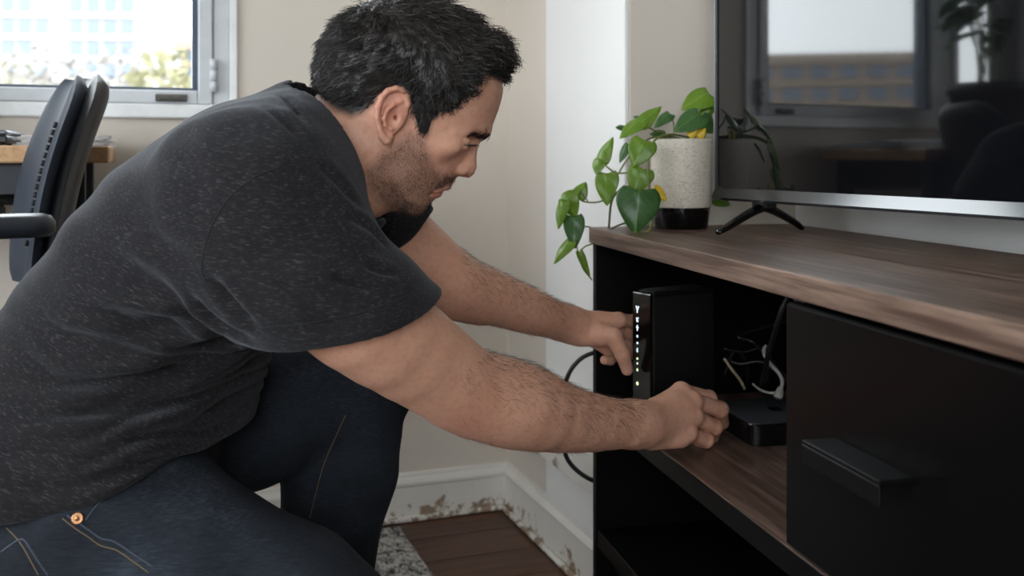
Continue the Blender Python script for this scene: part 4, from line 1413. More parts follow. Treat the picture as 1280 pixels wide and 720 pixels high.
def body_f(p):
    d = smin(arms_f(p), core_f(p), 0.03)
    return smin(d, head_b(p), 0.012)
head_b = bounded(head_f, (-0.32,1.10,0.75), (-0.03,1.34,1.03), 0.02)

HB = (np.array([-0.285,1.105,0.762]), np.array([-0.015,1.335,1.06]))
RB = (np.array([P(800,500,1.40).x, 1.335, 0.405]), np.array([0.345, 1.575, 0.55]))
LB = (np.array([P(714,400,1.64).x, 1.575, 0.48]), np.array([0.262, 1.76, 0.645]))
parts_v, parts_q = [], []
off = 0
def inbox(c, b, m=0.0): return ((c > b[0]+m) & (c < b[1]-m)).all(1)
specs = [(body_f, HB, 0.0018, None), (body_f, RB, 0.0016, None), (body_f, LB, 0.0020, None),
         (body_f, (np.array([-0.80,0.93,0.25]), np.array([0.30,1.75,1.0])), 0.0045, lambda c: ~(inbox(c, HB, 0.005) | inbox(c, RB, 0.005) | inbox(c, LB, 0.005)))]
for f_, b_, h_, keep in specs:
    v, q = extract(f_, b_[0], b_[1], h_)
    if keep is not None: v, q = drop_faces(v, q, keep)
    parts_v.append(v); parts_q.append(q + off); off += len(v)
BV = np.concatenate(parts_v); BQ = np.concatenate(parts_q)
NHEAD = len(parts_v[0])

# --- masks painted on the skin: beard shadow, redness
FX, FZ = BV[:,0], BV[:,2]
LATB = np.abs(BV[:,1]-DM)
BEARD = pol([(507,166,1.15),(531,168,1.155),(536,190,1.16),(541,208,1.17),(553,219,1.185),(565,219,1.20),(575,221,1.22),(569,231,1.22),(560,238,1.22),(556,246,1.22),(546,257,1.22),(532,274,1.22),(505,277,1.21),(480,262,1.18),(462,236,1.17),(459,214,1.165),(474,195,1.15),(492,184,1.15),(501,176,1.15)])
isH = np.zeros(len(BV)); isH[:NHEAD] = 1
bd = poly_sd(FX, FZ, BEARD)
beard = np.clip(0.5 - bd/0.012, 0, 1)*isH
SOUL = pol([(556,246,1.22),(546,257,1.22),(532,274,1.22),(500,276,1.21),(492,262,1.18),(505,245,1.18),(528,252,1.19),(545,250,1.2)])
beard = np.maximum(beard*0.66, np.clip(0.5 - poly_sd(FX, FZ, SOUL)/0.012, 0, 1)*isH)
MOUST = pol([(571,219,1.22),(568,228,1.22),(560,234,1.22),(545,238,1.2),(540,232,1.19),(556,221,1.2)])
beard = np.maximum(beard, np.clip(0.5 - poly_sd(FX, FZ, MOUST)/0.006, 0, 1)*isH*0.9)
def near(pt, r, lat=None):
    w = pt
    d = np.sqrt((BV[:,0]-w.x)**2 + (np.minimum(np.abs(BV[:,1]-w.y), np.abs((2*DM-BV[:,1])-w.y)))**2 + (BV[:,2]-w.z)**2)
    return np.clip(1 - d/r, 0, 1)
lipm = np.maximum.reduce([near(hp(556,235,0), .010), near(hp(552,236,.010), .009), near(hp(545,239.5,.018), .008), near(hp(547,242,0), .011), near(hp(544,242.5,.010), .010), near(hp(539,243,.017), .007)])*isH
lipm = np.clip(lipm*2.2, 0, 1)
beard = beard*(1-lipm)
red = np.maximum.reduce([near(hp(592,213,0), .020)*0.7, near(hp(576,213,.013), .014)*0.7, near(hp(489,138,.085), .045)*1.0, near(hp(556,198,.050), .035)*0.35])*isH
red = np.maximum(red*0.85, lipm*0.9)
for j in RH_M[1:] + RH_P:
    d = np.linalg.norm(BV - A3(j), axis=1); red = np.maximum(red, np.clip(1-d/.022, 0, 1)*0.8)
d = np.linalg.norm(BV - A3(P(580,525,1.15)), axis=1); red = np.maximum(red, np.clip(1-d/.06, 0, 1)*0.55)
lash = np.maximum.reduce([near(hp(591,180.5,.024), .0035), near(hp(590.5,181,.031), .0035), near(hp(586,181,.038), .0035)])*isH
lash = np.clip(lash*1.5, 0, 0.6)
HAIRP = pol([(662,70),(640,92),(626,97),(610,88,1.19),(597,86,1.175),(589,108,1.165),(572,135,1.157),(550,140,1.152),(540,150,1.15),(534,167,1.148),(525,166,1.148),(520,150,1.146),(516,132,1.145),(511,117,1.145),(500,107,1.145),(487,108,1.145),(475,115,1.145),(465,130,1.147),(455,141,1.15),(440,146,1.16),(424,140,1.175),(406,128,1.2),(392,119,1.22),(360,110),(360,-60),(662,-60)])
hairm = np.clip(0.5 - poly_sd(FX, FZ, HAIRP)/0.010, 0, 1)*isH
def skin_mat():
    m = NT('skin')
    v = m.coords()
    n1 = m.noise(v, 26, 4, 0.6); n2 = m.noise(v, 620, 3, 0.6); n3 = m.noise(v, 140, 4, 0.65)
    c = m.mix(n1, srgb(206, 151, 126), srgb(219, 170, 146))
    c = m.mix(m.math('MULTIPLY', m.ramp(n3, [(0.45, (0,0,0)), (0.75, (1,1,1))]), 0.35), c, srgb(176, 116, 94))
    c = m.mix(m.math('MULTIPLY', m.attr('red'), 0.6), c, srgb(172, 90, 76))
    bf = m.math('MULTIPLY', m.attr('beard'), m.math('ADD', 0.44, m.math('MULTIPLY', m.ramp(n2, [(0.40, (1,1,1)), (0.62, (0.1,0.1,0.1))]), 0.46)))
    c = m.mix(bf, c, srgb(46, 38, 36))
    c = m.mix(m.attr('hairline'), c, srgb(30, 25, 24))
    c = m.mix(m.attr('lash'), c, srgb(28, 20, 18))
    m.color(c)
    m.set(rough=0.5, spec=0.4, sss=0.08)
    m.b.inputs['Subsurface Radius'].default_value = (1.0, 0.35, 0.2)
    m.b.inputs['Subsurface Scale'].default_value = 0.006
    m.bump(m.math('ADD', n3, m.math('MULTIPLY', n2, 0.5)), 0.22, 0.0012)
    return m.m
MAT['skin'] = skin_mat()
body = np_mesh('body', BV, BQ, MAT['skin'], man, {'beard': beard, 'red': red, 'hairline': hairm, 'lash': lash})

# --- hair
def hair_mat(name, c0, c1, c2):
    m = NT(name)
    n = m.noise(m.coords(), 70, 3, 0.6); n2 = m.noise(m.coords(), 700, 2)
    g = m.new('ShaderNodeNewGeometry')
    c = m.mix(g.outputs['Random Per Island'], c0, c1)
    grey = m.math('MULTIPLY', m.math('GREATER_THAN', m.math('FRACT', m.math('MULTIPLY', g.outputs['Random Per Island'], 17.0)), 0.90), 0.6)
    m.color(m.mix(grey, c, c2))
    m.set(rough=0.42, spec=0.45)
    return m.m
MAT['hair'] = hair_mat('dark_hair', srgb(20, 17, 16), srgb(42, 36, 33), srgb(112, 108, 106))
MAT['stubble'] = hair_mat('stubble_hair', srgb(28, 22, 20), srgb(58, 46, 40), srgb(120, 110, 102))
def scalp_f(p):
    q = p.copy(); q[:,1] = DM - np.abs(p[:,1]-DM)
    lat = DM - q[:,1]
    u = (q[:,0]-HE.x)*HU[0] + (q[:,2]-HE.z)*HU[1]
    di = -poly_sd(q[:,0], q[:,2], BASE)
    qq = 1 - np.minimum(di/0.080, 1.0)
    return (np.sqrt(qq*qq + (lat/headW(u))**2) - 1)*0.068
def hair_cap_f(p):
    reg = poly_sd(p[:,0], p[:,2], HAIRP)
    u = (p[:,0]-HE.x)*HU[0] + (p[:,2]-HE.z)*HU[1]
    f_ = (p[:,0]-HE.x)*HF[0] + (p[:,2]-HE.z)*HF[1]
    tm = np.interp(u, [-0.03, 0.03, 0.08, 0.13], [0.0055, 0.0075, 0.010, 0.0115])*(1 + 0.7*np.clip((f_-0.01)/0.05, 0, 1)*np.clip((u-0.07)/0.03, 0, 1))
    t = np.clip(-reg/0.022, -0.2, 1)*tm
    cl = fbm(p*np.array([90., 90., 90.]), 2, 5)*0.0028*np.clip(-reg/0.012, 0, 1)
    return np.maximum(scalp_f(p) - t - cl, reg - 0.006)
hv, hq = extract(hair_cap_f, (-0.29,1.12,0.84), (0.0,1.32,1.075), 0.0026, proj=1)
hair = np_mesh('hair', hv, hq, MAT['hair'], man)
rng = np.random.default_rng(3)
sv, sq_ = extract(scalp_f, (-0.29,1.12,0.84), (0.0,1.32,1.075), 0.003, proj=1)
sn = vnormals(sv, sq_)
reg = poly_sd(sv[:,0], sv[:,2], HAIRP)
cand = np.where(reg < -0.0005)[0]
def grow(n, sel, lenf, liftf, dirf, curl, seg=6, seed=1, r0=0.0006):
    r = np.random.default_rng(seed)
    ix = r.choice(sel, n)
    p0 = sv[ix] + r.normal(0, 0.0012, (n,3)); nn = sn[ix]
    c = dirf(p0, nn) + r.normal(0, 0.18, (n,3))
    c = c - nn*(c*nn).sum(1, keepdims=True); c /= np.linalg.norm(c, axis=1, keepdims=True)+1e-9
    b = np.cross(nn, c)
    L = lenf(p0)*np.clip(-poly_sd(p0[:,0], p0[:,2], HAIRP)/0.022, 0.45, 1)*r.uniform(0.6, 1.25, n); H = liftf(p0)*np.clip(-poly_sd(p0[:,0], p0[:,2], HAIRP)/0.022, 0.35, 1)*r.uniform(0.6, 1.35, n)
    ph = r.uniform(0, 6.28, n)
    pts = []
    for k in range(seg+1):
        t = k/seg
        cu = curl(p0)*t
        pts.append(p0 + nn*(H*(1-(1-t)**2) + 0.001)[:,None] + c*(L*t)[:,None] + b*(cu*np.sin(ph + 7.5*t))[:,None] + nn*(cu*0.8*np.cos(ph + 7.5*t) - cu*0.8*np.cos(ph))[:,None])
    return np.stack(pts, 1), np.full(n, r0)*r.uniform(0.7, 1.4, n)
hu = lambda p: (p[:,0]-HE.x)*HU[0] + (p[:,2]-HE.z)*HU[1]
hf = lambda p: (p[:,0]-HE.x)*HF[0] + (p[:,2]-HE.z)*HF[1]
def comb(p, n):
    u, f = hu(p), hf(p)
    top = np.clip((u-0.055)/0.05, 0, 1); front = np.clip((f+0.01)/0.06, 0, 1)
    d = np.zeros_like(p)
    # top lies forward, back falls to the nape, sides fall down and back
    fx = top*(0.9) + (1-top)*(0.25*front - 0.55*(1-front)); uz = -0.15*top - 0.95*(1-top)
    d[:,0] = fx*HF[0] + uz*HU[0]; d[:,2] = fx*HF[1] + uz*HU[1]
    d[:,1] = (np.sign(p[:,1]-DM))*0.25*top
    return d
lenf = lambda p: np.interp(hu(p), [-0.04,0.0,0.05,0.09,0.13], [0.010,0.015,0.022,0.028,0.030])
liftf = lambda p: np.interp(hu(p), [-0.04,0.0,0.05,0.09,0.13], [0.0045,0.008,0.0115,0.0135,0.0145])
curlf = lambda p: np.interp(hf(p), [-0.08,-0.02,0.03,0.07], [0.0012,0.0018,0.0035,0.005])*np.clip(hu(p)/0.06, 0.25, 1)
pts, rad = grow(15000, cand, lenf, liftf, comb, curlf, 6, 1, 0.00055)
strands('hair_strands', None, pts, 6, rad, MAT['hair'], hair)
fr = cand[(hf(sv[cand]) > 0.015) & (hu(sv[cand]) > 0.075)]
def comb_f(p, n):
    d = np.zeros_like(p); d[:,0] = 0.9; d[:,2] = -0.5; d[:,1] = np.sign(p[:,1]-DM)*0.2
    return d
pts, rad = grow(2600, fr, lambda p: np.full(len(p), 0.031), lambda p: np.full(len(p), 0.0235), comb_f, lambda p: np.full(len(p), 0.0058), 9, 2, 0.00065)
strands('fringe_curls', None, pts, 9, rad, MAT['hair'], hair)

# --- eyebrows, lashes, stubble, hair on the arms
bn = vnormals(BV, BQ)
def brow(n, seed):
    r = np.random.default_rng(seed)
    path = np.array([A3(hp(608,167.5,.009)), A3(hp(601,164,.019)), A3(hp(590,162.5,.032)), A3(hp(575,163,.045))])
    t = 2.45*r.uniform(0, 1, n)**1.4; i = t.astype(int); fr_ = (t-i)[:,None]
    p0 = path[i]*(1-fr_) + path[i+1]*fr_
    p0 = p0 + r.normal(0, 0.0019, (n,3))
    side = r.random(n) < 0.5
    for _ in range(3):
        d = head_f(p0); g = grad(head_f, p0); g /= np.linalg.norm(g, axis=1, keepdims=True); p0 = p0 - d[:,None]*g
    dirv = np.array([-0.75, -0.5, 0.05]) + r.normal(0, 0.2, (n,3))
    dirv = dirv - g*(dirv*g).sum(1, keepdims=True); dirv /= np.linalg.norm(dirv, axis=1, keepdims=True)
    L = r.uniform(0.006, 0.011, n)
    pts = np.stack([p0 + g*(0.0006 + 0.0022*k/3) + dirv*(L*k/3)[:,None] for k in range(4)], 1)
    pts[side,:,1] = 2*DM - pts[side,:,1]
    return pts
strands('eyebrows', None, brow(330, 5), 3, np.full(330, 0.00030), MAT['hair'], body)
r = np.random.default_rng(8)
lp_ = np.array([A3(hp(590.5,180.5,.022)), A3(hp(591.5,181.5,.031)), A3(hp(586,181.5,.039)), A3(hp(580,181,.046))])
t = r.uniform(0, 2.999, 120); i = t.astype(int); p0 = lp_[i]*(1-(t-i)[:,None]) + lp_[i+1]*(t-i)[:,None]
ld = np.array([0.75, -0.35, -0.55]) + r.normal(0, 0.15, (120,3)); ld /= np.linalg.norm(ld, axis=1, keepdims=True)
pts = np.stack([p0 + ld*(0.0065*k/3) + np.array([0,0,0.0008])*k for k in range(4)], 1)
mir = r.random(120) < 0.5; pts[mir,:,1] = 2*DM - pts[mir,:,1]
tube('lash_line', [hp(590.6,180.0,.021), hp(591.4,180.6,.026), hp(591.2,181.0,.031), hp(588.4,181.0,.037), hp(585,180.2,.040)], [.0002,.0004,.0005,.0004,.0001], MAT['hair'], body, 6)
strands('eyelashes', None, pts, 3, np.full(120, 0.00035), MAT['hair'], body)
def skin_hair(name, prob, n, L, dirf, rad, mat, lift=0.5, seed=0):
    r = np.random.default_rng(seed)
    w = prob/prob.sum()
    ix = r.choice(len(BV), n, p=w)
    p0 = BV[ix] + r.normal(0, 0.0006, (n,3)); nn = bn[ix]
    c = dirf(p0) + r.normal(0, 0.35, (n,3)); c -= nn*(c*nn).sum(1, keepdims=True); c /= np.linalg.norm(c, axis=1, keepdims=True)
    Ls = L*r.uniform(0.5, 1.2, n)
    pts = np.stack([p0 + nn*(Ls*lift*math.sin(1.4*k/3) - 0.0003)[:,None] + c*(Ls*k/3)[:,None] for k in range(4)], 1)
    return strands(name, None, pts, 3, np.full(n, rad), MAT[mat], body)
skin_hair('stubble', np.clip(beard, 0, 1)**1.3*isH, 5000, 0.0028, lambda p: np.tile(np.array([0.25, 0, -0.9]), (len(p),1)), 0.00015, 'stubble', 0.7, 21)
wristx = np.where(BV[:,1] < 1.42, (BV[:,0] > P(580,500,1.2).x) & (BV[:,2] < 0.62) & (BV[:,0] < P(800,500,1.385).x), (BV[:,0] > P(575,350,1.47).x) & (BV[:,0] < P(712,400,1.63).x)) & (isH < 0.5)
ah = wristx.astype(float)*np.clip(0.35 + bn[:,2]*0.6, 0.12, 1)
skin_hair('arm_hair', ah, 3600, 0.012, lambda p: np.tile(np.array([0.75, 0.1, -0.5]), (len(p),1)), 0.00013, 'stubble', 0.30, 22)
# ================================================================== CLOTHES
def plane(p, pt, n):
    n = A3(n); n = n/np.linalg.norm(n)
    return (p - A3(pt))@n
HEM_N = np.array([0.29, 0.0, -0.957])
def hem_d(p):
    # below the hem is positive
    w = 0.006*np.sin(p[:,0]*38 + p[:,1]*9)
    return (p - A3(P(200,593,1.06)))@HEM_N + w
def shirt_trunk(p):
    q = p.copy(); q[:,1] = 1.237 + (p[:,1]-1.237)/1.22
    d = chain(q, TRUNK, [.146,.139,.129,.127,.122], 0.05)
    d = smin(d, ell(p, (-0.445,1.24,0.555), (.125,.165,.125)), 0.05)
    d = smin(d, ell(p, (-0.53,1.24,0.50), (.158,.222,.13)), 0.04)
    return d
def sleeves(p):
    s1 = path_f(p, [SR + Vector((-0.008,0.008,0.002)), P(388,342,1.062), P(446,392,1.078), P(490,424,1.11)], [.075,.079,.0795,.0775])
    s1 = smin(s1, cap(p, P(352,325,1.065), P(390,396,1.07), .074, .066), 0.03)
    s1 = smax(s1, plane(p, P(440,400,1.07), (0.17, 0.20, -0.965)), 0.004)
    s2 = cap(p, SL, P(492,292,1.435), .080, .068)
    s2 = smax(s2, plane(p, P(503,300,1.43), (0.66, 0.12, -0.74)), 0.004)
    return s1, s2
def shirt_f(p):
    s1, s2 = sleeves(p)
    d = shirt_trunk(p)
    # yoke over the shoulders up to the collar
    d = smin(d, cap(p, P(350,225,1.10), P(398,188,1.20), .075, .086), 0.04)
    d = smin(d, cap(p, P(415,200,1.36), P(410,190,1.25), .072, .084), 0.04)
    d = smin(d, cap(p, (-0.415,1.135,0.722), (-0.31,1.09,0.80), .064, .076), 0.09)
    d = smin(d, cap(p, (-0.62,1.165,0.45), (-0.46,1.142,0.50), .114, .114), 0.03)
    d = smin(d, s1, 0.075)
    d = smin(d, s2, 0.030)
    d = smax(d, hem_d(p), 0.004)
    # hollow round the arms just inside the sleeve ends
    a1 = path_f(p, AR_P[3:13], [r + 0.004 for r in AR_R[3:13]])
    k1 = plane(p, P(440,400,1.07), (0.17, 0.20, -0.965)) + 0.020
    d = smax(d, -np.maximum(a1, -k1), 0.002)
    a2 = path_f(p, AL_P[3:13], [r + 0.003 for r in AL_R[3:13]])
    k2 = plane(p, P(503,300,1.43), (0.66, 0.12, -0.74)) + 0.02
    d = smax(d, -np.maximum(a2, -k2), 0.002)
    # neck opening
    ncut = plane(p, P(440,196,DM), (0.80, 0.0, 0.60))
    rad = np.sqrt(((p - A3(P(441,190,DM)))**2).sum(1))
    d = smax(d, np.minimum(ncut + 0.012 + 0.25*np.abs(p[:,1]-DM), 0.110 - rad), 0.006)
    return d
SV, SQ = extract(shirt_f, (-0.84,0.90,0.36), (-0.03,1.60,1.0), 0.0042, slack=1.6)
SN = vnormals(SV, SQ)
def sleeve_side(p):
    s1, s2 = sleeves(p); tr = shirt_trunk(p)
    nr_ = np.clip((1.26 - p[:,1])/0.06, 0, 1)
    return np.clip((tr - s1)/0.05 + 0.5, 0, 1)*nr_, np.clip((tr - s2)/0.05 + 0.5, 0, 1)*(1-nr_)
def shirt_folds(p):
    w1, w2 = sleeve_side(p)
    ax = np.array([0.53, 0.0, 0.85]); ax /= np.linalg.norm(ax)      # up the spine
    t = (p - A3(TRUNK[1]))@ax                                         # 0 at the waist
    fwd = p@np.array([0.85, 0, -0.53])
    warp = fbm(p*np.array([5.0, 4.0, 5.0]), 2, 3)
    # bunched folds round the waist, closing up towards the belly
    hem = -hem_d(p)
    c = (hem + 0.022*warp + 0.05*np.maximum(0, fwd+0.62)*0.5)*(1 + 1.2*np.clip((p[:,0]+0.62)/0.35, 0, 1))
    ph = c*82 + 2.4*fbm(p*np.array([9.0, 5.0, 9.0]), 2, 9)
    s = np.sin(ph)
    amp = np.interp(hem, [0.0, 0.012, 0.05, 0.13, 0.19, 0.26], [0.0, 0.004, 0.0115, 0.0095, 0.0035, 0.0])*(1-w1)*(1-w2)
    amp = amp*(0.55 + 0.45*fbm(p*np.array([7.0, 5.0, 10.0]), 2, 31))
    d = amp*(1 - np.abs(s)**0.7*1.25)*-1.0
    # drag lines from the armpit across the back and side
    ang = np.arctan2(p[:,2]-P(330,400,1.06).z, p[:,0]-P(330,400,1.06).x)
    rr = np.sqrt((p[:,0]-P(330,400,1.06).x)**2 + (p[:,2]-P(330,400,1.06).z)**2)
    fan = np.sin(ang*13 + 3*warp)*np.interp(rr, [0.0,0.05,0.12,0.24], [0.0,0.0080,0.0060,0.0])*(1-w1)
    d = d + fan*np.clip((1.24-p[:,1])/0.1, 0, 1)
    # long soft diagonal creases on the back
    dg = p@np.array([0.55, 0.25, 0.85])
    d = d + 0.0020*np.sin(dg*70 + 3.0*warp)*np.clip(fbm(p*6.0, 2, 41)+0.2, 0, 1)*(1-w1)*(1-w2)
    # sleeves: diagonal tension folds
    sd = p@np.array([-0.55, -0.3, -0.85]) + 0.35*(p@np.array([0.8, 0, -0.55]))
    hk = -plane(p, P(440,400,1.07), (0.17, 0.20, -0.965))
    d = d + w1*0.0042*np.clip((hk-0.006)/0.05, 0, 1)*np.sin(sd*44 + 4.5*fbm(p*np.array([9.,7.,9.]), 2, 51))*np.clip(0.1+1.3*fbm(p*8.0, 2, 61), 0, 1)
    d = d + w2*0.0022*np.sin(sd*70 + 3*warp)
    # collar gathers at the back of the neck
    cg = np.sqrt(((p - A3(P(372,118,1.2)))**2).sum(1))
    d = d + 0.0028*np.sin((p[:,0]*0.6+p[:,1]*0.8-p[:,2]*0.3)*150)*np.clip(1-cg/0.06, 0, 1)
    d = d + 0.0005*fbm((p@np.array([[0.6,0.64,0.48],[-0.8,0.48,0.36],[0.0,-0.6,0.8]]))*24.0, 2, 71)
    return d
def creases(v, q, lines):
    """pressed-in creases with a soft ridge either side, laid along lines over the cloth"""
    bv = bvh_of(v, q)
    out = np.zeros(len(v))
    for pix, A, w in lines:
        base = catmull([Vector((x, y, 0)) for x, y in pix], 12)
        pts = [cast(bv, b.x, b.y)[0] for b in base]
        pts = np.array([A3(t) for t in pts if t is not None])
        if len(pts) < 3: continue
        t = np.linspace(0, 1, len(pts)); fade = np.minimum(1, np.minimum(t, 1-t)*3.5 + 0.05)
        sel = np.where(((v > pts.min(0)-0.05) & (v < pts.max(0)+0.05)).all(1))[0]
        d2 = ((v[sel][:,None,:] - pts[None])**2).sum(2)
        k = d2.argmin(1); d = np.sqrt(d2[np.arange(len(sel)), k])
        out[sel] += A*fade[k]*(-np.exp(-(d/w)**2) + 0.5*np.exp(-((d-2.1*w)/(1.3*w))**2))
    return out
from mathutils.bvhtree import BVHTree
def bvh_of(v, q): return BVHTree.FromPolygons([tuple(c) for c in v], [tuple(int(i) for i in f) for f in q])
CAMP = Vector((0, 0, EYE))
def cast(bvh, px, py):
    d = (P(px, py, 1.0) - CAMP).normalized()
    loc, n, i, dist = bvh.ray_cast(CAMP, d)
    return loc, n
CREASE = [([(412,344),(440,354),(474,361)], .0038, .0050), ([(342,350),(370,366),(402,380)], .0030, .0070), ([(452,330),(472,338),(498,343)], .0034, .0045),
          ([(300,300),(345,322),(392,326)], .0022, .0090), ([(430,268),(462,285),(486,312)], .0028, .0060), ([(395,205),(420,225),(452,262)], .0026, .0060),
          ([(262,345),(290,378),(322,410)], .0050, .0070), ([(235,365),(272,398),(318,426)], .0050, .0070), ([(190,350),(245,395),(310,442)], .0040, .0080),
          ([(30,406),(90,424),(156,438),(230,441)], .0042, .0080), ([(110,380),(180,405),(250,425)], .0032, .0090), ([(50,518),(140,512),(228,498),(312,462)], .0055, .0075),
          ([(20,470),(110,480),(200,470),(290,440)], .0036, .0085), ([(112,556),(200,545),(285,540)], .0050, .0065), ([(0,560),(60,566),(140,575),(215,560)], .0045, .0065),
          ([(20,600),(90,604),(170,585),(240,560)], .0042, .0060), ([(130,270),(190,300),(250,330)], .0020, .0100), ([(200,190),(240,215),(262,250)], .0018, .0100),
          ([(348,118),(365,128),(384,152)], .0030, .0050), ([(330,128),(355,150),(385,180)], .0024, .0060)]
CR = creases(SV, SQ, CREASE)
SV = SV + SN*(shirt_folds(SV) + 1.7*CR)[:,None]
def shirt_mat():
    m = NT('charcoal_heather_jersey')
    v0 = m.coords()
    fac = None
    def streak(rot, sc, lo, hi):
        mp = m.new('ShaderNodeMapping'); mp.vector_type = 'TEXTURE'
        mp.inputs['Rotation'].default_value = rot; m.link(v0, mp.inputs[0])
        mp2 = m.new('ShaderNodeMapping'); mp2.inputs['Scale'].default_value = sc; m.link(mp.outputs[0], mp2.inputs[0])
        n = m.noise(mp2.outputs[0], 1.0, 3, 0.6)
        return m.ramp(n, [(lo, (0,0,0)), (hi, (1,1,1))])
    # jersey courses: short pale slubs; along the sleeve's round and across the trunk
    a = streak((0, math.radians(6), 0), (120, 260, 1100), 0.56, 0.76)
    b = streak((0, math.radians(24), 0), (110, 220, 1000), 0.56, 0.76)
    slub = m.mix(m.attr('sleeve'), b, a)
    n2 = m.noise(v0, 900, 2, 0.6); n3 = m.noise(v0, 9, 3, 0.5)
    base = m.mix(n2, srgb(22, 21, 23), srgb(41, 39, 42))
    c = m.mix(m.math('MULTIPLY', slub, 0.55), base, srgb(112, 110, 110))
    m.color(c)
    m.set(rough=0.92, spec=0.12, sheen=0.12)
    m.b.inputs['Sheen Roughness'].default_value = 0.5
    m.b.inputs['Sheen Tint'].default_value = (0.85, 0.9, 1.0, 1)
    m.bump(m.math('ADD', n2, slub), 0.30, 0.0008)
    return m.m
MAT['shirt'] = shirt_mat()
w1, w2 = sleeve_side(SV)
shirt = np_mesh('t_shirt', SV, SQ, MAT['shirt'], man, {'sleeve': np.maximum(w1, w2)})
from mathutils.bvhtree import BVHTree
def bvh_of(v, q): return BVHTree.FromPolygons([tuple(c) for c in v], [tuple(int(i) for i in f) for f in q])
SBVH = bvh_of(SV, SQ)
CAMP = Vector((0, 0, EYE))
def cast(bvh, px, py):
    d = (P(px, py, 1.0) - CAMP).normalized()
    loc, n, i, dist = bvh.ray_cast(CAMP, d)
    return loc, n
def on_surface(name, bvh, pix, rad, mat, parent, n=8, lift=0.0):
    """a thread or hem laid on the cloth along a line of sight points"""
    pts = []
    base = catmull([Vector((x, y, 0)) for x, y in pix], n)
    for b in base:
        loc, nr = cast(bvh, b.x, b.y)
        if loc is None: continue
        if pts and (loc - pts[-1]).length > 0.05: continue
        pts.append(loc + nr*lift)
    if len(pts) < 2: return None
    return tube(name, pts, rad, mat, parent, 6)
MAT['shirt_seam'] = plain('charcoal_seam', srgb(22, 22, 24), 0.9)
on_surface('armhole_seam', SBVH, [(352,208),(318,222),(290,244),(270,272),(258,302),(252,335),(258,352)], 0.0009, MAT['shirt_seam'], shirt)
on_surface('sleeve_hem_stitch', SBVH, [(338,408),(372,406),(430,396),(480,381),(519,367)], 0.0009, MAT['shirt_seam'], shirt)
# ribbed collar band: closed loop lying round the neck
cpts = []
for k in range(48):
    a = 2*math.pi*k/48
    ca, sa = math.cos(a), math.sin(a)
    # along the neckline (nape to throat) and across
    c0 = P(436, 190, DM) + Vector((-0.0125, 0, -0.0095))
    along = (P(384, 110, DM) - P(488, 270, DM))*0.5
    q = c0 + along*ca + Vector((0, -0.083*sa, 0)) + Vector((-0.034, 0, -0.024))*abs(sa)**1.5
    cpts.append(q)
def collar_band():
    pts = np.array([A3(c) for c in cpts])
    v, f = [], []
    n = len(pts)
    cen = pts.mean(0)
    ax = np.array([0.80, 0, 0.60])
    secs = [(0.0035, 0.0075), (-0.0005, 0.0085), (-0.0035, 0.0065), (-0.0060, -0.006), (-0.002, -0.010), (0.003, -0.004)]
    for i in range(n):
        out = pts[i]-cen; out -= ax*(out@ax); out /= np.linalg.norm(out)
        for (o_, a_) in secs:
            v.append(pts[i] - out*o_ + ax*a_*1.0)
    m = len(secs)
    for i in range(n):
        for k in range(m):
            f.append((i*m+k, i*m+(k+1)%m, ((i+1)%n)*m+(k+1)%m, ((i+1)%n)*m+k))
    o = mesh_obj('collar_band', v, f, MAT['shirt'], shirt, True)
    return o
collar_band()

# --- jeans
RHJ = Vector((-0.47,1.135,0.45)); RK = Vector((-0.04,1.10,0.20)); RA = Vector((-0.40,1.12,0.185))
LHJ = Vector((-0.50,1.35,0.45)); LK = P(452,465,1.48); LA = P(376,832,1.46)
def jeans_f(p):
    d = ell(p, (-0.60,1.24,0.40), (.168,.180,.160))
    d = smin(d, cap(p, (-0.60,1.165,0.42), RHJ, .095, .100), 0.04)
    d = smin(d, ell(p, (-0.50,1.24,0.50), (.135,.170,.10)), 0.04)
    d = smin(d, chain(p, [RHJ, RHJ.lerp(RK, 0.5), RK], [.100,.101,.080], 0.03), 0.05)
    d = smin(d, chain(p, [RK, RK.lerp(RA, 0.4), RA], [.078,.074,.062], 0.03), 0.03)
    e = chain(p, [LHJ, LHJ.lerp(LK, 0.5), LK], [.108,.098,.080], 0.03)
    e = smin(e, chain(p, [LK, LK.lerp(LA, 0.35), LK.lerp(LA, 0.7), LA], [.076,.077,.072,.068], 0.03), 0.025)
    d = smin(d, e, 0.03)
    # cuffs
    d = np.maximum(d, np.where((p[:,2] < 0.262) & (p[:,1] < 1.3), plane(p, RA + Vector((-0.03,0,0)), (-1, 0, -0.1)), -1))
    d = np.maximum(d, np.where(p[:,1] > 1.3, plane(p, (0,0,0.085), (0.1,0,-1)), -1))
    return d
JV, JQ = extract(jeans_f, (-0.78,0.95,0.06), (0.08,1.60,0.62), 0.0055, slack=1.6)
JN = vnormals(JV, JQ)
def jean_folds(p):
    w = fbm(p*np.array([6.,6.,6.]), 2, 2)
    g = np.array([-0.35, 0.15, 0.92])
    hipd = np.sqrt(((p - A3(P(215,640,1.03)))**2).sum(1))
    d = 0.0065*np.sin((p@np.array([0.80, 0.2, -0.60]))*52 + 3.5*w)*np.clip(1-hipd/0.30, 0, 1)*np.clip(0.35+fbm(p*7., 2, 5), 0, 1)
    lk = np.sqrt(((p - A3(LK + Vector((-0.05,0,-0.04))))**2).sum(1))
    d = d + 0.005*np.sin((p@np.array([0.45, 0.0, 0.9]))*85 + 2.5*w)*np.clip(1-lk/0.16, 0, 1)
    sh = np.clip((0.45-p[:,2])/0.1, 0, 1)*(p[:,1] > 1.33)
    d = d + sh*0.0045*np.sin((p@np.array([0.35, 0.2, 0.9]))*46 + 4*w)*np.clip(0.2+fbm(p*8., 2, 8), 0, 1)
    return d + 0.0016*fbm(p*22., 2, 15)
JV = JV + JN*jean_folds(JV)[:,None]
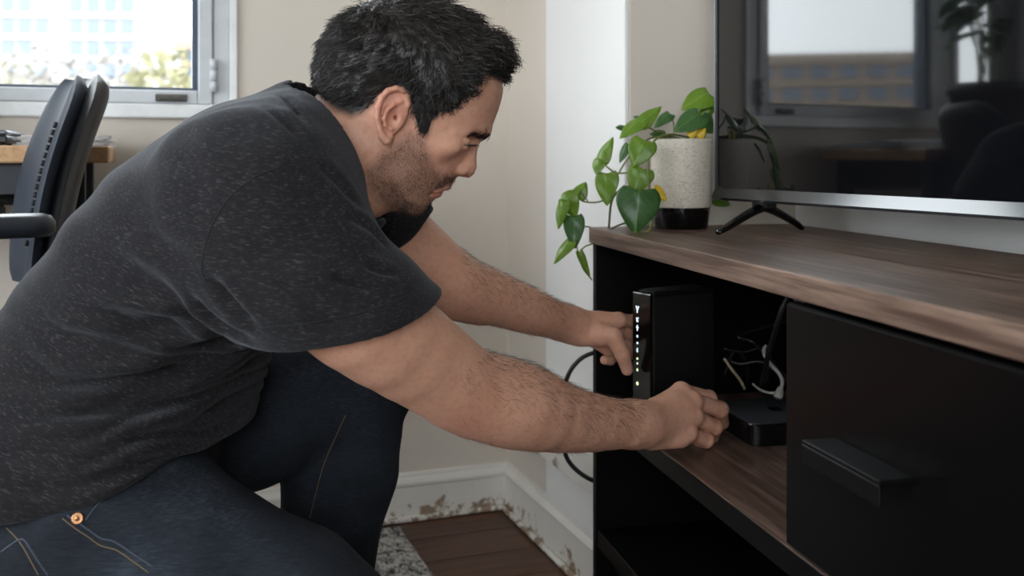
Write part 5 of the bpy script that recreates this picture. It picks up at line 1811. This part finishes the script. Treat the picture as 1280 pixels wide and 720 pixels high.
def jean_mat():
    m = NT('dark_indigo_denim')
    v = m.coords()
    mp = m.new('ShaderNodeMapping'); mp.inputs['Scale'].default_value = (60, 200, 700); mp.inputs['Rotation'].default_value = (0, math.radians(38), 0); m.link(v, mp.inputs[0])
    tw = m.noise(mp.outputs[0], 1.0, 3, 0.6)
    n1 = m.noise(v, 8, 4, 0.6); n2 = m.noise(v, 1000, 2)
    f = m.math('ADD', m.math('MULTIPLY', n1, 0.55), m.math('MULTIPLY', tw, 0.45))
    c = m.ramp(f, [(0.36, srgb(20, 23, 29)), (0.52, srgb(35, 40, 48)), (0.68, srgb(62, 68, 77))])
    m.color(m.mix(m.math('MULTIPLY', n2, 0.16), c, srgb(84, 88, 96)))
    m.set(rough=0.88, spec=0.15)
    m.bump(m.math('ADD', tw, n2), 0.3, 0.0008)
    return m.m
MAT['denim'] = jean_mat()
jeans = np_mesh('jeans', JV, JQ, MAT['denim'], man)
JB = bvh_of(JV, JQ)
MAT['thread'] = plain('tan_thread', srgb(120, 98, 70), 0.7)
MAT['denim_ridge'] = plain('worn_denim_edge', srgb(66, 73, 85), 0.85)
on_surface('pocket_edge', JB, [(84,644),(96,652),(112,663),(127,673),(143,677),(165,691),(192,709)], 0.0011, MAT['denim_ridge'], jeans)
on_surface('pocket_stitch', JB, [(78,648),(92,659),(110,671),(126,682),(146,688),(168,703),(186,716)], 0.0006, MAT['thread'], jeans)
on_surface('pocket_bag_edge', JB, [(107,650),(124,628),(148,604),(160,598)], 0.0009, MAT['denim_ridge'], jeans)
on_surface('back_pocket_edge', JB, [(2,690),(14,681),(28,674),(38,686),(48,702),(60,719)], 0.0011, MAT['denim_ridge'], jeans)
on_surface('side_seam', JB, [(8,660),(20,672),(30,686),(42,708),(48,719)], 0.0006, MAT['thread'], jeans)
on_surface('leg_seam', JB, [(432,519),(420,545),(405,580),(394,620),(384,662),(380,690)], 0.0006, MAT['thread'], jeans)
loc, nr = cast(JB, 97, 648)
if loc is not None:
    MAT['copper'] = plain('copper_rivet', srgb(176, 128, 92), 0.35, metal=0.9)
    Mq = Matrix.Translation(loc) @ nr.to_track_quat('Z', 'Y').to_matrix().to_4x4()
    o = lathe('rivet', [(0.0062, 0.0), (0.0062, 0.0012), (0.0050, 0.0022), (0.0038, 0.0014), (0.0024, 0.0014), (0.0016, 0.0024), (0, 0.0026)], MAT['copper'], None, (0,0,0), 20)
    for vv in o.data.vertices: vv.co = Mq @ vv.co
    setparent(o, jeans)

# --- shoes (below the frame, carrying him)
MAT['shoe'] = plain('dark_canvas_shoe', srgb(38, 38, 42), 0.8, 300, 0.3)
MAT['sole'] = plain('white_rubber_sole', srgb(205, 203, 198), 0.6)
ZR = 0.0128
def shoe(heel, toe, ankle, name):
    heel, toe, ankle = Vector(heel), Vector(toe), Vector(ankle)
    mid = heel.lerp(toe, 0.55) + Vector((0,0,0.012))
    def up(p):
        d = chain(p, [heel + Vector((0.015,0,0.03)), mid + Vector((0,0,0.02)), toe + Vector((-0.02,0,0.012))], [.036,.040,.030], 0.02, ((0,1,0), 1.15))
        d = smin(d, cap(p, heel.lerp(toe, 0.16) + Vector((0,0,0.03)), ankle, .040, .044), 0.03)
        return d
    lo = [min(heel[k], toe[k], ankle[k])-0.07 for k in range(3)]; hi = [max(heel[k], toe[k], ankle[k])+0.07 for k in range(3)]
    def upc(p):
        fl = np.maximum(-(p[:,2]-(ZR+0.012)), -1)
        return np.maximum(up(p), fl)
    v, q = extract(upc, lo, hi, 0.006)
    o = np_mesh(name, v, q, MAT['shoe'], man)
    def so(p):
        d = chain(p, [heel + Vector((0.015,0,0.0)), mid - Vector((0,0,0.012)), toe + Vector((-0.02,0,0))], [.040,.046,.036], 0.02)
        d2 = chain(p, [heel + Vector((0.015,0,0.0)), mid - Vector((0,0,0.012)), toe + Vector((-0.02,0,0))], [.001,.001,.001], 0.002)
        base = np.interp(p[:,0], [heel.x, toe.x], [heel.z, toe.z])
        return np.maximum(np.maximum(d, p[:,2]-base-0.016), np.maximum(base-p[:,2]-0.010, ZR-p[:,2]))
    v, q = extract(so, lo, hi, 0.005)
    np_mesh('sole', v, q, MAT['sole'], o)
shoe((LA.x-0.06, LA.y, 0.0235), (LA.x+0.19, LA.y+0.01, 0.0235), (LA.x, LA.y, 0.115), 'shoe')
shoe((-0.47, 1.12, 0.165), (-0.32, 1.12, 0.0235), (-0.41, 1.12, 0.185), 'shoe')
